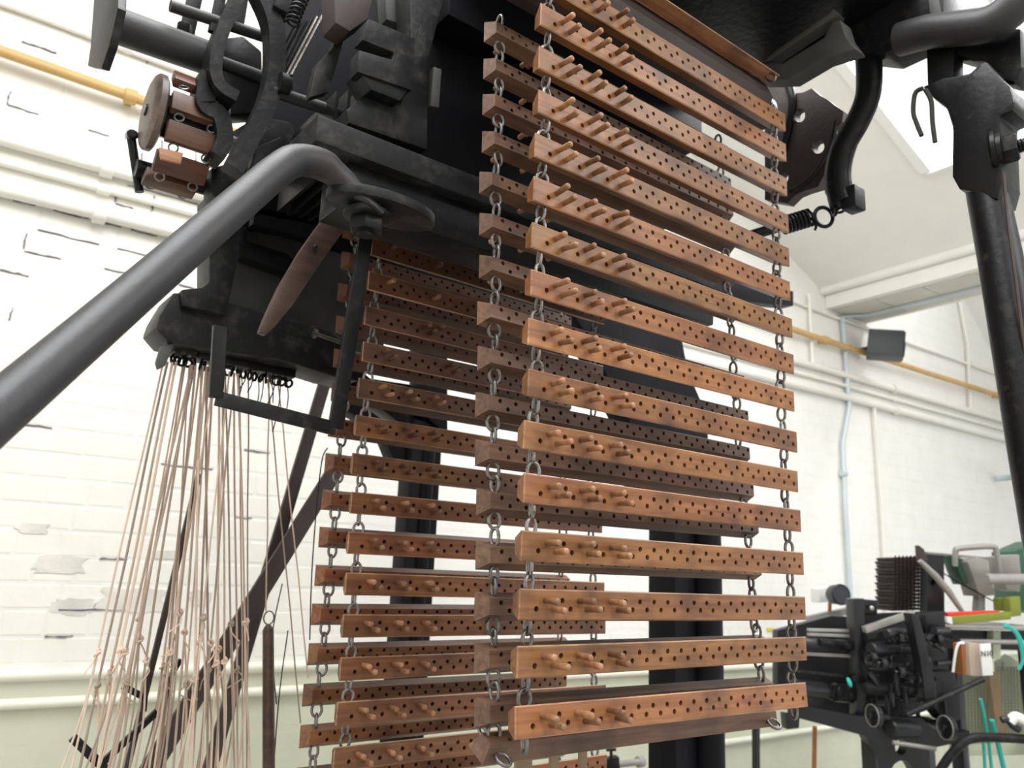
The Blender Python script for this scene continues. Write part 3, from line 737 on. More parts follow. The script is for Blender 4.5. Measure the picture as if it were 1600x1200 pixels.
# ================================================================== UPPER LEFT MECHANISM
t = thing('spindle', at(245, 90, Y=1.40), 'thick dark spindle sleeve with flat end flange above the small lag chain', 'spindle')
a, b_ = at(160, 32, Y=1.40), at(322, 90, Y=1.40)
m = MB(); m._lathe(a, b_-a, [(0, .029), (.002, .031), ((b_-a).length-.003, .031), ((b_-a).length, .028)], 28); m.build('sleeve', TUBEM, t)
m = MB(); m.cyl(b_-(b_-a)*.02, at(455, 138, Y=1.40), .013, 14); m.build('shaft', TUBEM, t)
m = MB(); m.prism(px([(150, -45), (186, -45), (184, 12), (170, 72), (158, 107), (137, 103), (141, 75)], X=.135), X_*.012, .002); m.build('flange', IROND, t)
m = MB(); m._lathe(at(287, 52, Y=1.40), Z_, [(-.03, .012), (.0, .012), (.002, .013), (.016, .013), (.018, .011)], 12); m.build('set_screw', IRON, t)

t = thing('chain_wheel', at(232, 168, Y=1.42)-Vector((0, 0, .07)), 'wooden disc wheel with worn rim left of the small lag chain', 'wheel')
wc = at(229, 172, Y=1.42)
WOODG = wood('worn_grey_wood', (0.10, 0.07, 0.055), (0.19, 0.14, 0.11), objvar=.05)
m = MB(); m._lathe(wc, X_, [(0, .055), (.003, .064), (.008, .069), (.018, .069), (.022, .062)], 32); m.build('disc', WOODG, t)
m = MB(); m._lathe(wc-X_*.001, X_, [(-.002, .010), (.002, .012), (.006, .012)], 16); m.build('hub', IRON, t)
m = MB(); m.cyl(wc-X_*.004, wc+X_*.17, .009, 12); m.build('axle', STEEL, t)
m = MB(); m._lathe(wc+X_*.022, X_, [(0, .040), (.09, .040)], 8); m.build('drum', IRONG, t)
m = MB(); m._lathe(wc+X_*.118, X_, [(0, .050), (.003, .060), (.010, .060), (.012, .052)], 28); m.build('inner_disc', IRON, t)
t = thing('small_lag_chain', wc-Vector((0, .05, .16)), 'short chain of small dark wooden lags on the wooden disc wheel', 'lag chain')
ang = [150, 104, 62, 20, -20, -58]
def small_lag(p, rx, w=.088):
    o = None
    M4 = Matrix.Translation(p) @ Matrix.Rotation(rx, 4, 'X')
    m = MB(); m.box((0, -.009, -.0185), (w, .009, .0185), .0025, M4); o = m.build('lag', SMALLW, t)
    for x in (.016, w-.016):
        m = MB(); m.torus(M4 @ Vector((x, 0, -.0265)), (M4.to_3x3() @ Vector((.3, 1, 0))), .0078, .0017, 12, 6); e = m.build('eye', STEEL, o)
    return o
for dy, dz, rr in ((-.046, .052, -40), (-.060, .000, -6), (-.056, -.054, 8)): small_lag(wc+Vector((.026, dy, dz)), math.radians(rr))
small_lag(wc+Vector((.018, -.036, -.104)), math.radians(38)); small_lag(wc+Vector((.014, .01, -.118)), math.radians(80))
m = MB(); m.prism(px([(247, 232), (285, 241), (281, 258), (250, 250)], Y=1.36), -Y_*.006, .001); m.build('block', PEGW, t)
t = thing('tension_roller', at(270, 268, Y=1.44), 'small black roller bracket under the small lag chain', 'roller')
m = MB(); m.cyl(at(212, 262, Y=1.46), at(322, 292, Y=1.46), .016, 16); m.build('roller', IRON, t)
m = MB(); m.cyl(at(205, 215, Y=1.48), at(218, 300, Y=1.48), .008, 10); m.build('link', IRON, t)
m = MB(); m._lathe(at(205, 214, Y=1.48), -Y_, [(0, .008), (.012, .010), (.016, .006)], 10); m.build('pin', IRON, t)
m = MB(); m.bar(at(318, 285, Y=1.46), at(375, 265, Y=1.46), .03, .03, bev=.004); m.build('arm', IRON, t)

def band(name, pts, Y, w, th, mt, parent):          # curved flat casting following a path in a plane facing the viewer
    P = smooth_path(px(pts, Y=Y), 5); L_, R_ = [], []
    for i, p in enumerate(P):
        d = (P[min(i+1, len(P)-1)]-P[max(i-1, 0)]).normalized(); s = d.cross(Y_).normalized()
        ww = w[0]+(w[1]-w[0])*i/(len(P)-1) if isinstance(w, tuple) else w
        L_.append(p+s*ww/2); R_.append(p-s*ww/2)
    m = MB(); k = len(P)
    V = [m.bm.verts.new(q) for q in L_+R_]+[m.bm.verts.new(q+Y_*th) for q in L_+R_]
    for i in range(k-1):
        l0, l1, r0, r1 = i, i+1, k+i, k+i+1; B = 2*k
        for f in ((l0, l1, r1, r0), (B+l0, B+r0, B+r1, B+l1), (l0, B+l0, B+l1, l1), (r0, r1, B+r1, B+r0)): m.bm.faces.new([V[q] for q in f])
    for i in (0, k-1): m.bm.faces.new([V[i], V[k+i], V[3*k+i], V[2*k+i]])
    return m.build(name, mt, parent)
t = thing('lever_cluster', at(400, 260, Y=1.30), 'cluster of black curved lever castings on a shaft behind the stay tube', 'levers')
band('curved_lever', [(404, -30), (430, 30), (434, 95), (424, 150), (398, 205), (368, 262)], 1.26, .030, .035, IROND, t)
band('curved_lever', [(385, -30), (352, 40), (338, 95), (344, 130), (372, 150)], 1.32, .022, .05, IROND, t)
band('curved_lever', [(330, 115), (322, 160), (345, 178), (352, 215), (340, 242)], 1.34, (.035, .026), .05, IROND, t)
m = MB(); m.prism(px([(338, 60), (380, 55), (410, 80), (412, 175), (350, 180), (330, 150), (332, 90)], Y=1.40), Y_*.05, .006); m.build('lever_boss', IRON, t)
m = MB(); m.prism(px([(362, 205), (405, 180), (455, 190), (480, 250), (440, 270), (380, 255)], Y=1.42), Y_*.05, .006); m.build('lower_boss', IRON, t)
m = MB(); m.cyl(at(266, 9, Y=1.36), at(438, 66, Y=1.36), .0105, 14); m.build('pivot_rod', TUBEM, t)
m = MB(); m.cyl(at(425, 142, Y=1.27), at(545, 182, Y=1.27), .011, 14); m.build('lever_shaft', TUBEM, t)
m = MB(); m._lathe(at(436, 128, Y=1.255), (at(456, 135, Y=1.255)-at(436, 128, Y=1.255)), [(0, .018), (.018, .018), (.021, .014)], 16); m.build('collar', IRON, t)
for i, (x0, y0, x1, y1, w, yy) in enumerate(((288, 70, 312, -40, .026, 1.42), (333, 52, 352, -40, .018, 1.36), (372, 40, 385, -40, .02, 1.42), (420, 0, 455, -40, .04, 1.40))):
    m = MB(); m.bar(at(x0, y0, Y=yy), at(x1, y1, Y=yy), .012, w, up=(1, 0, 0), bev=.002); m.build('link_strap', IRON, t)
m = MB(); m.prism(px([(440, -30), (480, -30), (478, 10), (452, 22), (428, 8)], Y=1.25), Y_*.04, .003); m.build('link_block', IROND, t)
m = MB(); m.prism(px([(330, 262), (372, 250), (380, 285), (345, 320), (330, 300)], Y=1.40), Y_*.05, .005); m.build('pivot_lug', IROND, t)
m = MB(); m.prism(px([(400, 230), (440, 212), (450, 260), (400, 300), (385, 290)], Y=1.34), Y_*.03, .004); m.build('lever_heel', IRON, t)

# ================================================================== RIGHT END CASTINGS
t = thing('end_casting', (1.40, .85, 2.5), 'black end casting with slotted arm hanging over the top right of the near chain', 'casting')
m = MB(); m.prism(px([(1186, 101), (1213, 78), (1294, 22), (1301, 13), (1307, 20), (1292, 33), (1216, 84), (1203, 94)], X=1.27), X_*.03, .002); m.build('slot_upper_rail', DUSTLIT, t)  # both slot rails: dusty, and paler to stand in for light on them
m = MB(); m.prism(px([(1172, 120), (1186, 101), (1205, 98), (1222, 99), (1288, 58), (1300, 34), (1312, 30), (1320, 55), (1336, 76), (1285, 92), (1232, 124), (1183, 126)], X=1.27), X_*.04, .003); m.build('slot_lower_rail', DUSTLIT, t)
m = MB(); m.prism(px([(1196, 97), (1300, 30), (1306, 60), (1220, 112)], X=1.312), X_*.01); m.build('slot_back', IRONG, t)
m = MB(); m.prism(px([(1296, -60), (1298, 25), (1318, 55), (1335, 80), (1380, 84), (1446, 52), (1475, 25), (1475, -60)], X=1.39), X_*.08, .006); m.build('boss', IRON, t)
m = MB(); m.prism(px([(1448, -20), (1464, -20), (1472, 36), (1455, 40)], X=1.385), X_*.02, .002); m.build('gusset', DUSTLIT, t)
m = MB(); m.tube(smooth_path(px([(1405, 62), (1450, 50), (1500, 44), (1548, 36), (1585, 8), (1606, -40)], X=1.37), 5), .031, 20); m.build('bent_tube', TUBEM, t)
m = MB(); m.tube(smooth_path(px([(1352, 50), (1357, 95), (1357, 145), (1341, 188), (1318, 230), (1309, 268), (1311, 300), (1316, 318)], X=1.42), 5), [.022]*20+[.023]*10+[.021]*6, 16, flat=.75); m.build('curved_arm', IRON, t)
ab = at(1333, 312, X=1.43); m = MB(); m.box((-.02, -.016, -.024), (.02, .016, .024), .004, Matrix.Translation(ab)); m.build('arm_stud', IRON, t)

t = thing('perforated_cam_plate', at(1250, 318, X=1.48), 'black ragged-edged cast plate pierced by three round holes beside the top lags', 'plate')
def disc(cx, cy, rx, ry, X, n=14): return [at(cx+rx*math.cos(2*PI*i/n), cy+ry*math.sin(2*PI*i/n), X=X) for i in range(n)]
m = MB(); plate_holes(m, px([(1195, 118), (1221, 124), (1238, 127), (1244, 146), (1256, 144), (1268, 138), (1282, 150), (1292, 155), (1302, 163), (1318, 174), (1316, 190), (1306, 200), (1308, 214), (1297, 222), (1294, 240), (1290, 270), (1278, 292), (1258, 298), (1244, 304), (1230, 318), (1195, 312)], X=1.48),
    [disc(1249, 180, 9, 11, 1.48), disc(1278, 229, 10, 11, 1.48), disc(1225, 277, 7, 9, 1.48)], X_*.025); m.build('plate', BROWNI, t, smooth=False)
m = MB(); m.tube(smooth_path(px([(1232, 132), (1238, 160), (1232, 200), (1222, 240)], X=1.475), 5), .010, 10); m.build('rib', IRON, t)
m = MB(); m.tube(smooth_path(px([(1306, 190), (1296, 230), (1270, 275), (1235, 300)], X=1.477), 5), .006, 8); m.build('rim_rib', IRON, t)

t = thing('tension_spring', at(1250, 345, X=1.42), 'dark coil spring hooked by a ring to the foot of the curved arm', 'spring')
sa, sb = at(1222, 353, X=1.36), at(1268, 339, X=1.41)
m = MB(); m.tube(helix(sa, sb, .017, 8, 14), .0034, 7); m.build('coil', IRONG, t)
m = MB(); m.cyl(at(1150, 375, X=1.30), sa, .011, 12); m.build('rod', IRON, t)
rc = at(1287, 339, X=1.42)
m = MB(); m.torus(rc, (.45, .88, .1), .0205, .0042, 24, 8); m.build('ring', IRONG, t)
m = MB(); m.torus(at(1304, 329, X=1.42), (.7, -.6, .1), .0095, .0035, 16, 7); m.torus(at(1314, 328, X=1.42), (0, .3, 1), .0085, .003, 14, 7); m.build('eye_link', IRONG, t)
m = MB(); m.tube(smooth_path([at(1268, 340, X=1.415), at(1275, 352, X=1.415), at(1273, 360, X=1.415)], 3), .003, 7); m.build('hook_end', IRONG, t)

t = thing('stay_rod', at(1600, 640, X=1.36), 'thick black stay rod with clamped knuckle joint at the right edge', 'rod')
rp = [at(1533, 255, X=1.40), at(1562, 400, X=1.38), at(1612, 690, X=1.34), at(1660, 960, X=1.31)]
m = MB(); m.tube(rp, [.031, .033, .034, .034], 20); m.build('rod', IRON, t)
m = MB(); m.prism(px([(1440, 135), (1472, 122), (1515, 114), (1530, 100), (1541, 95), (1562, 120), (1578, 134), (1585, 160), (1582, 172), (1562, 181), (1566, 282), (1558, 312), (1518, 300), (1498, 296), (1487, 276), (1487, 245), (1488, 200), (1478, 168), (1460, 155)], X=1.36), X_*.075, .006); m.build('clamp', IRON, t)
m = MB(); m.prism(px([(1446, 40), (1490, 40), (1490, 121), (1449, 133)], X=1.40), X_*.04, .003); m.build('hanger', IRON, t)
m = MB(); m.prism(px([(1470, 55), (1595, 42), (1597, 107), (1583, 129), (1562, 122), (1540, 97), (1520, 95), (1500, 88), (1470, 80)], X=1.41), X_*.05, .008); m.build('knuckle', IRON, t)
bo = at(1548, 240, X=1.37); ax = Vector((.25, -1, .02)).normalized()
m = MB(); m._lathe(bo, ax, [(0, .032), (.004, .036), (.010, .036), (.011, .030), (.014, .030), (.018, .030)], 24); m.build('washer', IRON, t)
m = MB(); m.hexnut(bo+ax*.018, ax, .026, .022); m.build('nut', IROND, t)
m = MB(); m.tube([bo+ax*.03, bo+ax*.11], .011, 14); m.tube(helix(bo+ax*.04, bo+ax*.11, .0105, 14, 10), .0018, 5); m.build('threaded_bolt', IRON, t)
m = MB(); m.tube(smooth_path(px([(1442, 138), (1430, 146), (1427, 175), (1433, 195), (1440, 212)], X=1.35), 5), .0042, 8)
tag(m.build('knotted_string', CORDD), 'shorter black string end curling off the clamp at top right', 'string')
m = MB(); m.tube(smooth_path(px([(1446, 140), (1455, 158), (1457, 190), (1461, 222)], X=1.35), 5), .0042, 8)
tag(m.build('knotted_string', CORDD), 'longer straight black string end hanging off the clamp at top right', 'string')
m = MB(); m.tube(smooth_path(px([(1568, 270), (1574, 340), (1586, 430), (1600, 540), (1640, 800)], X=1.33), 5), .0025, 6)
tag(m.build('thin_wire', BROWNI), 'thin brown wire running down the thick right stay rod', 'wire')

# ================================================================== LOOM COLUMNS
t = thing('loom_column', at(1058, 1100, d=2.25), 'wide black iron column with arched head behind the near lag chain', 'column')
c0 = at(1058, 850, d=2.25)
m = MB(); w = .085
m.box((c0.x-w*.79-.0, c0.y-.05, 0), (c0.x+w*.79, c0.y+.05, 1.98), .012, None)
m.build('shaft', COLM, t)
m = MB(); m.cyl((c0.x+.055, c0.y-.06, 0), (c0.x+.055, c0.y-.06, 1.95), .04, 18); m.build('half_round', COLM, t)
m = MB(); m.prism(px([(700, 320), (1000, 395), (1150, 440), (1168, 460), (1130, 490), (1085, 492), (1064, 520), (1076, 580), (1106, 650), (1110, 770), (1006, 770), (1003, 700), (975, 640), (915, 520), (895, 490), (860, 468), (700, 420)], Y=1.62), Y_*.08, .006); m.build('arched_head', COLM, t)
m = MB(); m.prism(px([(960, 380), (1240, 455), (1240, 478), (1150, 470), (960, 420)], Y=1.56), Y_*.05, .004); m.build('head_rail', COLM, t)
t = thing('loom_column', at(648, 1100, Y=2.05), 'slender black iron column with bracketed head behind the far lag chain', 'column')
c1 = at(648, 850, Y=2.05)
m = MB(); m.box((c1.x-.052, c1.y-.035, 0), (c1.x+.052, c1.y+.035, 2.02), .008); m.build('shaft', COLM, t)
m = MB(); m.cyl((c1.x+.005, c1.y-.035, 0), (c1.x+.005, c1.y-.035, 2.0), .02, 14); m.build('half_round', COLM, t)
m = MB(); m.prism(px([(540, 585), (640, 600), (690, 640), (682, 720), (616, 720), (604, 690), (580, 665), (540, 640)], Y=2.04), Y_*.06, .005); m.build('head_bracket', COLM, t)
m = MB(); m.prism(px([(655, 470), (700, 480), (700, 680), (676, 660), (655, 640)], Y=2.0), Y_*.06, .005); m.build('head_post', COLM, t)


# ================================================================== BACKGROUND MACHINES
def pr(mb, pts, d, th, bev=.004): return mb.prism([at(x, y, d=d) for x, y in pts], Vector((.45, .85, 0))*th, bev)
def rod(mb, a, b_, r, d0, d1=None, n=10): return mb.cyl(at(*a, d=d0), at(*b_, d=d1 or d0), r, n)
GREYM = mat('grey_machine_metal', (0.30, 0.29, 0.27), 0.45, 0.3, 0.2)
BLK = mat('background_black_iron', (0.012, 0.012, 0.015), 0.35, 0, 0.3, 0.2, 60)
OLIVE = mat('olive_paint', (0.22, 0.25, 0.035), 0.5, 0, 0.05)
REDP = mat('red_strip', (0.8, 0.06, 0.05), 0.5)
CYAN = mat('turquoise_cord', (0.03, 0.42, 0.36), 0.7, 0, 0.1)
PGREEN = mat('pale_green_guard', (0.50, 0.54, 0.40), 0.6, 0, 0.05)
TAN = mat('tan_wood_strip', (0.25, 0.17, 0.10), 0.6, 0, 0.15)
ORANGE = mat('orange_brown_wood', (0.42, 0.16, 0.05), 0.5, 0, 0.15)
WHITEP = mat('white_plastic', (0.8, 0.8, 0.78), 0.5)
DGREEN = mat('dark_green_enamel', (0.03, 0.10, 0.06), 0.4)
D = 3.1
t = thing('background_loom', at(1360, 1200, d=D), 'black cast-iron loom with rollers and gears standing right of the near chain', 'loom')
m = MB(); pr(m, [(1215, 985), (1300, 962), (1345, 965), (1345, 1128), (1235, 1108), (1215, 1080)], D+.25, .05); m.build('rear_panel', BLK, t)
m = MB(); pr(m, [(1345, 960), (1478, 955), (1486, 1105), (1440, 1112), (1345, 1130)], D+.2, .05); m.build('rear_panel', BLK, t)
m = MB(); pr(m, [(1334, 936), (1351, 935), (1354, 1118), (1340, 1122)], D, .06); m.build('post', BLK, t)
m = MB(); pr(m, [(1333, 935), (1372, 938), (1371, 962), (1334, 960)], D+.06, .05); m.build('post_cap', BLK, t)
m = MB(); m._lathe(at(1360, 950, d=D+.05), (-.5, -.8, 0), [(0, .009), (.012, .009), (.014, .006)], 10); m.build('bolt', BRIGHT, t)
for (a, b_, r, mt_) in (((1262, 984), (1333, 986), .006, GREYM), ((1262, 991), (1336, 994), .006, GREYM), ((1250, 1021), (1342, 1026), .006, GREYM), ((1248, 1049), (1336, 1058), .006, IROND), ((1350, 984), (1426, 958), .012, GREYM), ((1352, 996), (1428, 976), .010, IROND)):
    m = MB(); m.bar(at(*a, d=D-.02), at(*b_, d=D+.05), r*2.2, r*2, bev=.002); m.build('cross_rail', mt_, t)
for (a, b_, r, mt_) in (((1256, 1005), (1335, 1010), .022, BLK), ((1280, 1003), (1345, 1012), .016, IROND), ((1360, 1015), (1425, 1010), .028, BLK), ((1385, 990), (1440, 984), .018, BLK), ((1360, 1040), (1450, 1042), .020, BLK), ((1240, 1075), (1340, 1085), .035, BLK), ((1350, 1075), (1440, 1078), .022, IROND), ((1390, 1138), (1475, 1138), .034, BLK), ((1375, 1120), (1430, 1128), .016, IROND)):
    m = MB(); p, q = at(*a, d=D-.05), at(*b_, d=D+.06); L_ = (q-p).length
    m._lathe(p, q-p, [(0, r*.8), (.006, r), (L_*.45, r), (L_*.47, r*.8), (L_*.6, r*.8), (L_*.62, r), (L_-.006, r), (L_, r*.8)], 14); m.build('roller', mt_, t)
m = MB(); pr(m, [(1423, 958), (1436, 960), (1460, 1060), (1462, 1090), (1446, 1092), (1438, 1030)], D-.08, .05); m.build('curved_side', BLK, t)
m = MB(); pr(m, [(1446, 960), (1476, 955), (1478, 985), (1448, 990)], D+.02, .05); m.build('gear_box', BLK, t)
for (cx, cy, r, dd) in ((1477, 1137, .045, D-.12), (1363, 1118, .042, D-.1), (1460, 1000, .03, D), (1358, 1030, .03, D-.06), (1430, 1060, .028, D-.05), (1403, 1050, .02, D-.1), (1376, 1036, .018, D-.1)):
    c = at(cx, cy, d=dd); ax = Vector((.9, -.42, 0)).normalized()
    m = MB(); m._lathe(c, -ax, [(-.02, r*.9), (-.018, r), (0, r), (.002, r*.85), (-.004, r*.7), (-.004, r*.3), (.012, r*.28), (.014, r*.2)], 20); g = m.build('gear_wheel', BLK, t)
    m = MB(); m.torus(c-ax*.001, ax, r*.93, r*.06, 22, 6); m.build('rim', GREYM if cx in (1477, 1363) else IROND, g)
random.seed(11)
for i in range(60):
    cx, cy = random.uniform(1355, 1478), random.uniform(985, 1108)
    dd = D+random.uniform(-.06, .12); p = at(cx, cy, d=dd)
    m = MB(); k_ = i % 4
    if k_ == 0: m.bar(p, p+Vector((random.uniform(.03, .1), random.uniform(-.02, .02), random.uniform(-.05, .05))), .012, random.uniform(.012, .03), bev=.003); nm = 'lever'
    elif k_ == 1: m.cyl(p, p+Vector((random.uniform(.04, .12), 0, random.uniform(-.01, .01))), random.uniform(.006, .014), 10); nm = 'pin'
    elif k_ == 2: m.hexnut(p, (.4, -.9, 0), random.uniform(.010, .018), .015); nm = 'nut'
    else: m.bar(p, p+Vector((0, 0, -random.uniform(.04, .12))), .014, .014, up=(1, 0, 0), bev=.003); nm = 'link'
    m.build(nm, BLK if i % 5 else IROND, t)
for i in range(10):
    m = MB(); xx = 1272+i*6; m.bar(at(xx, 1070, d=D-.02), at(xx, 1094, d=D-.02), .006, .008, up=(1, 0, 0)); m.build('tooth', IROND, t)
m = MB(); plate_holes(m, [at(x, y, d=D-.02) for x, y in [(1338, 1118), (1440, 1122), (1470, 1150), (1515, 1142), (1516, 1156), (1452, 1170), (1455, 1240), (1375, 1240), (1369, 1180), (1352, 1150), (1240, 1120), (1240, 1100)]],
    [[at(1408+9.5*math.cos(2*PI*i/14), 1167+13*math.sin(2*PI*i/14), d=D-.02) for i in range(14)], [at(1410+20*math.cos(2*PI*i/14), 1215+27*math.sin(2*PI*i/14), d=D-.02) for i in range(14)]], Vector((.45, .85, 0))*.05); m.build('side_frame', BLK, t, smooth=False)
m = MB(); pr(m, [(1228, 1115), (1250, 1118), (1249, 1138), (1230, 1140)], D-.02, .05); m.build('foot_lug', BLK, t)
m = MB(); m.tube([at(1416, 1116, d=D-.2), at(1440, 1106, d=D-.2), at(1465, 1094, d=D-.2), at(1500, 1078, d=D-.2), at(1536, 1061, d=D-.2)], [.012, .016, .011, .011, .013], 12, flat=.8); m.build('hand_lever', IROND, t)
m = MB(); rod(m, (1395, 1160), (1462, 1170), .008, D-.08); m.build('tie_rod', GREYM, t)
m = MB(); pr(m, [(1455, 1050), (1492, 1048), (1500, 1080), (1502, 1125), (1478, 1128), (1455, 1100)], D, .08); m.build('bearing_block', BLK, t)
m = MB(); m.torus(at(1327, 1066, d=D-.1), (.4, -.8, .3), .012, .006, 12, 6); m.build('turquoise_tie', CYAN, t)
m = MB(); m.bar(at(1181, 1120, d=3.0), at(1182, 1330, d=3.0), .022, .022, up=(1, 0, 0), bev=.003)
tag(m.build('steel_upright', BLK), 'thin black steel upright under the bottom right of the near chain', 'post')
m = MB(); rod(m, (1273, 1135), (1270, 1330), .010, 3.5, 3.4)
tag(m.build('wooden_pole', ORANGE), 'thin orange-brown pole in front of the green dado', 'pole')

# pin block with stacked plates
t = thing('pin_block', at(1425, 956, d=3.5), 'dark brown block of stacked toothed plates behind the black loom', 'block')
for i in range(15):
    y0 = 872+i*5.6; m = MB(); P = []
    xl = 1393-(i % 2)*2
    pr(m, [(xl, y0), (xl+3, y0-.8), (1452, y0-3+.2*i), (1452, y0+2.2), (xl+3, y0+4.6)], 3.5, .12, .001); m.build('plate', BROWNI, t)
for i in range(9):
    xx = 1399+i*6; m = MB(); m.bar(at(xx, 868, d=3.49), at(xx, 953, d=3.49), .004, .004, up=(1, 0, 0)); m.build('pin_row', IRON, t)
t = thing('machine_post', at(1462, 1000, d=3.35), 'dark slotted post with forked top beside the pin block', 'post')
m = MB(); plate_holes(m, [at(x, y, d=3.4) for x, y in [(1450, 866), (1475, 868), (1476, 980), (1448, 980)]], [[at(1458+4*math.cos(2*PI*i/10), 910+5*math.sin(2*PI*i/10), d=3.4) for i in range(10)]], Vector((.45, .85, 0))*.05); m.build('upright', BLK, t, smooth=False)
m = MB(); pr(m, [(1436, 852), (1444, 858), (1450, 874), (1447, 884), (1438, 878)], 3.38, .03, .002); m.build('fork', BROWNI, t)
m = MB(); m.tube([at(1437, 876, d=3.34), at(1462, 900, d=3.34), at(1482, 924, d=3.34), at(1505, 958, d=3.34)], [.010, .014, .014, .009], 10); m.build('pale_arm', GREYM, t)
# grey hand machine on the bench
t = thing('bench_machine', at(1540, 955, d=3.3), 'grey and green bench machine with a looped carrying handle at the right edge', 'machine')
m = MB(); m.tube(smooth_path([at(1492, 884, d=3.4), at(1493, 862, d=3.4), at(1500, 857, d=3.4), at(1548, 854, d=3.4), at(1557, 862, d=3.4), at(1562, 898, d=3.4)], 4), .012, 10); m.build('handle', GREYM, t)
m = MB(); pr(m, [(1512, 878), (1528, 870), (1545, 876), (1548, 900), (1556, 930), (1530, 932), (1522, 905)], 3.38, .10); m.build('body', GREYM, t)
m = MB(); pr(m, [(1490, 868), (1506, 874), (1514, 900), (1520, 908), (1508, 914), (1498, 892)], 3.42, .08); m.build('green_casting', DGREEN, t)
m = MB(); rod(m, (1540, 905), (1612, 905), .022, 3.3, 3.35, 14); m.build('spindle', GREYM, t)
m = MB(); pr(m, [(1564, 870), (1593, 866), (1596, 900), (1568, 905)], 3.42, .10); m.build('motor_box', GREYM, t)
m = MB(); pr(m, [(1570, 905), (1596, 902), (1594, 925), (1574, 922)], 3.40, .08); m.build('gear_cover', GREYM, t)
m = MB(); pr(m, [(1530, 930), (1540, 930), (1540, 958), (1528, 958)], 3.40, .04); m.build('pedestal', GREYM, t)
m = MB(); pr(m, [(1585, 862), (1625, 845), (1625, 960), (1590, 950)], 3.7, .15); m.build('dark_green_guard', DGREEN, t)
m = MB(); pr(m, [(1448, 862), (1560, 872), (1560, 879), (1450, 869)], 3.55, .04); m.build('back_rail', GREYM, t)
for i in range(9):
    m = MB(); m.cyl(at(1470+i*3, 893+i*2, d=3.38), at(1545+i*4, 935+i*2.2, d=3.38), .0016, 5)
    tag(m.build('warp_thread', IROND), 'fine dark thread stretched between pin block and bench machine', 'thread', 'threads in front of the bench machine')
t = thing('bench_level', at(1530, 975, d=3.25), 'olive green board with a red upper edge lying on the bench', 'board')
m = MB(); pr(m, [(1486, 964), (1580, 956), (1580, 968), (1488, 976)], 3.25, .03, .002); m.build('board', OLIVE, t)
m = MB(); pr(m, [(1479, 957), (1562, 954), (1562, 957.5), (1484, 964)], 3.27, .03, .001); m.build('red_edge', REDP, t)
m = MB(); pr(m, [(1479, 963), (1487, 964), (1489, 976), (1481, 973)], 3.24, .02, .001); m.build('end_cap', WHITEP, t)
m = MB(); pr(m, [(1578, 934), (1594, 932), (1596, 962), (1580, 964)], 3.28, .04, .002); m.build('upright_block', OLIVE, t)
m = MB(); pr(m, [(1562, 935), (1576, 934), (1577, 954), (1563, 955)], 3.34, .04, .002); m.build('small_block', OLIVE, t)
t = thing('bench', at(1540, 985, d=3.3), 'dark grey steel bench edge carrying the grey machine', 'bench')
m = MB(); pr(m, [(1476, 977), (1640, 980), (1640, 986), (1476, 983)], 3.2, .4, .004); m.build('top', GREYM, t)
m = MB(); pr(m, [(1476, 984), (1640, 988), (1640, 1018), (1476, 1012)], 3.3, .04, .004); m.build('apron', BLK, t)
m = MB(); pr(m, [(1552, 986), (1564, 986), (1564, 1030), (1552, 1030)], 3.26, .04, .003); m.build('strut', PGREEN, t)
m = MB(); rod(m, (1500, 1002), (1640, 1004), .010, 3.22); m.build('rail', GREYM, t)
# mesh guard
t = thing('mesh_guard', at(1530, 1180, d=3.4), 'pale green wire mesh guard panel below the bench at the bottom right', 'guard')
for (pts, dd) in (([(1488, 1030), (1550, 1028), (1552, 1175), (1495, 1180)], 3.5), ([(1556, 1034), (1572, 1022), (1592, 1034), (1612, 1060), (1612, 1180), (1562, 1180)], 3.45)):
    m = MB(); pr(m, pts, dd, .012, .001); g = m.build('panel', PGREEN, t)
    m = MB(); x0, x1 = min(p[0] for p in pts), max(p[0] for p in pts); xx = x0+4
    while xx < x1-2:
        m.bar(at(xx, 1042, d=dd-.003), at(xx+3, 1172, d=dd-.003), .0022, .003, up=(1, 0, 0)); xx += 5
    yy = 1042
    while yy < 1174:
        m.bar(at(x0+3, yy, d=dd-.008), at(x1-2, yy, d=dd-.003), .003, .0022); yy += 5
    tag(m.build('wire_mesh', mat('mesh_wire', (.33, .34, .25), .5), g, smooth=False), kind='stuff')
m = MB(); m.torus(at(1568, 1040, d=3.43), (.4, -.9, 0), .012, .003, 14, 6); m.build('ring', GREYM, t)
m = MB(); pr(m, [(1545, 1050), (1560, 1050), (1574, 1160), (1560, 1160)], 3.38, .03, .002); m.build('wood_strip', TAN, t)
m = MB(); pr(m, [(1490, 1165), (1640, 1160), (1640, 1178), (1490, 1182)], 3.36, .03, .003); m.build('lower_rail', PGREEN, t)
# brown control box with numbered tag
t = thing('control_box', at(1518, 1055, d=3.05), 'brown and cream switch box hanging beside the numbered tag', 'switch box')
m = MB(); pr(m, [(1502, 1006), (1516, 1004), (1518, 1055), (1506, 1055)], 3.02, .05, .002); m.build('side', ORANGE, t)
m = MB(); pr(m, [(1514, 1004), (1534, 1006), (1536, 1056), (1516, 1056)], 3.0, .05, .002); m.build('front', mat('beige_cover', (.50, .40, .32), .5), t)
m = MB(); m.tube(smooth_path([at(1506, 1005, d=3.02), at(1498, 1006, d=3.02), at(1493, 1020, d=3.02), at(1489, 1050, d=3.02)], 4), .005, 8); m.build('cable', WHITEP, t)
t = thing('number_tag', at(1542, 1056, d=2.98), 'white tag lettered N10 hanging right of the brown box', 'tag')
Q = [at(x, y, d=2.97) for x, y in ((1531, 1006), (1548, 1005), (1552, 1055), (1536, 1056))]
m = MB(); m.prism(Q, Vector((.45, .85, 0))*.004, .0006); m.build('card', WHITEP, t)
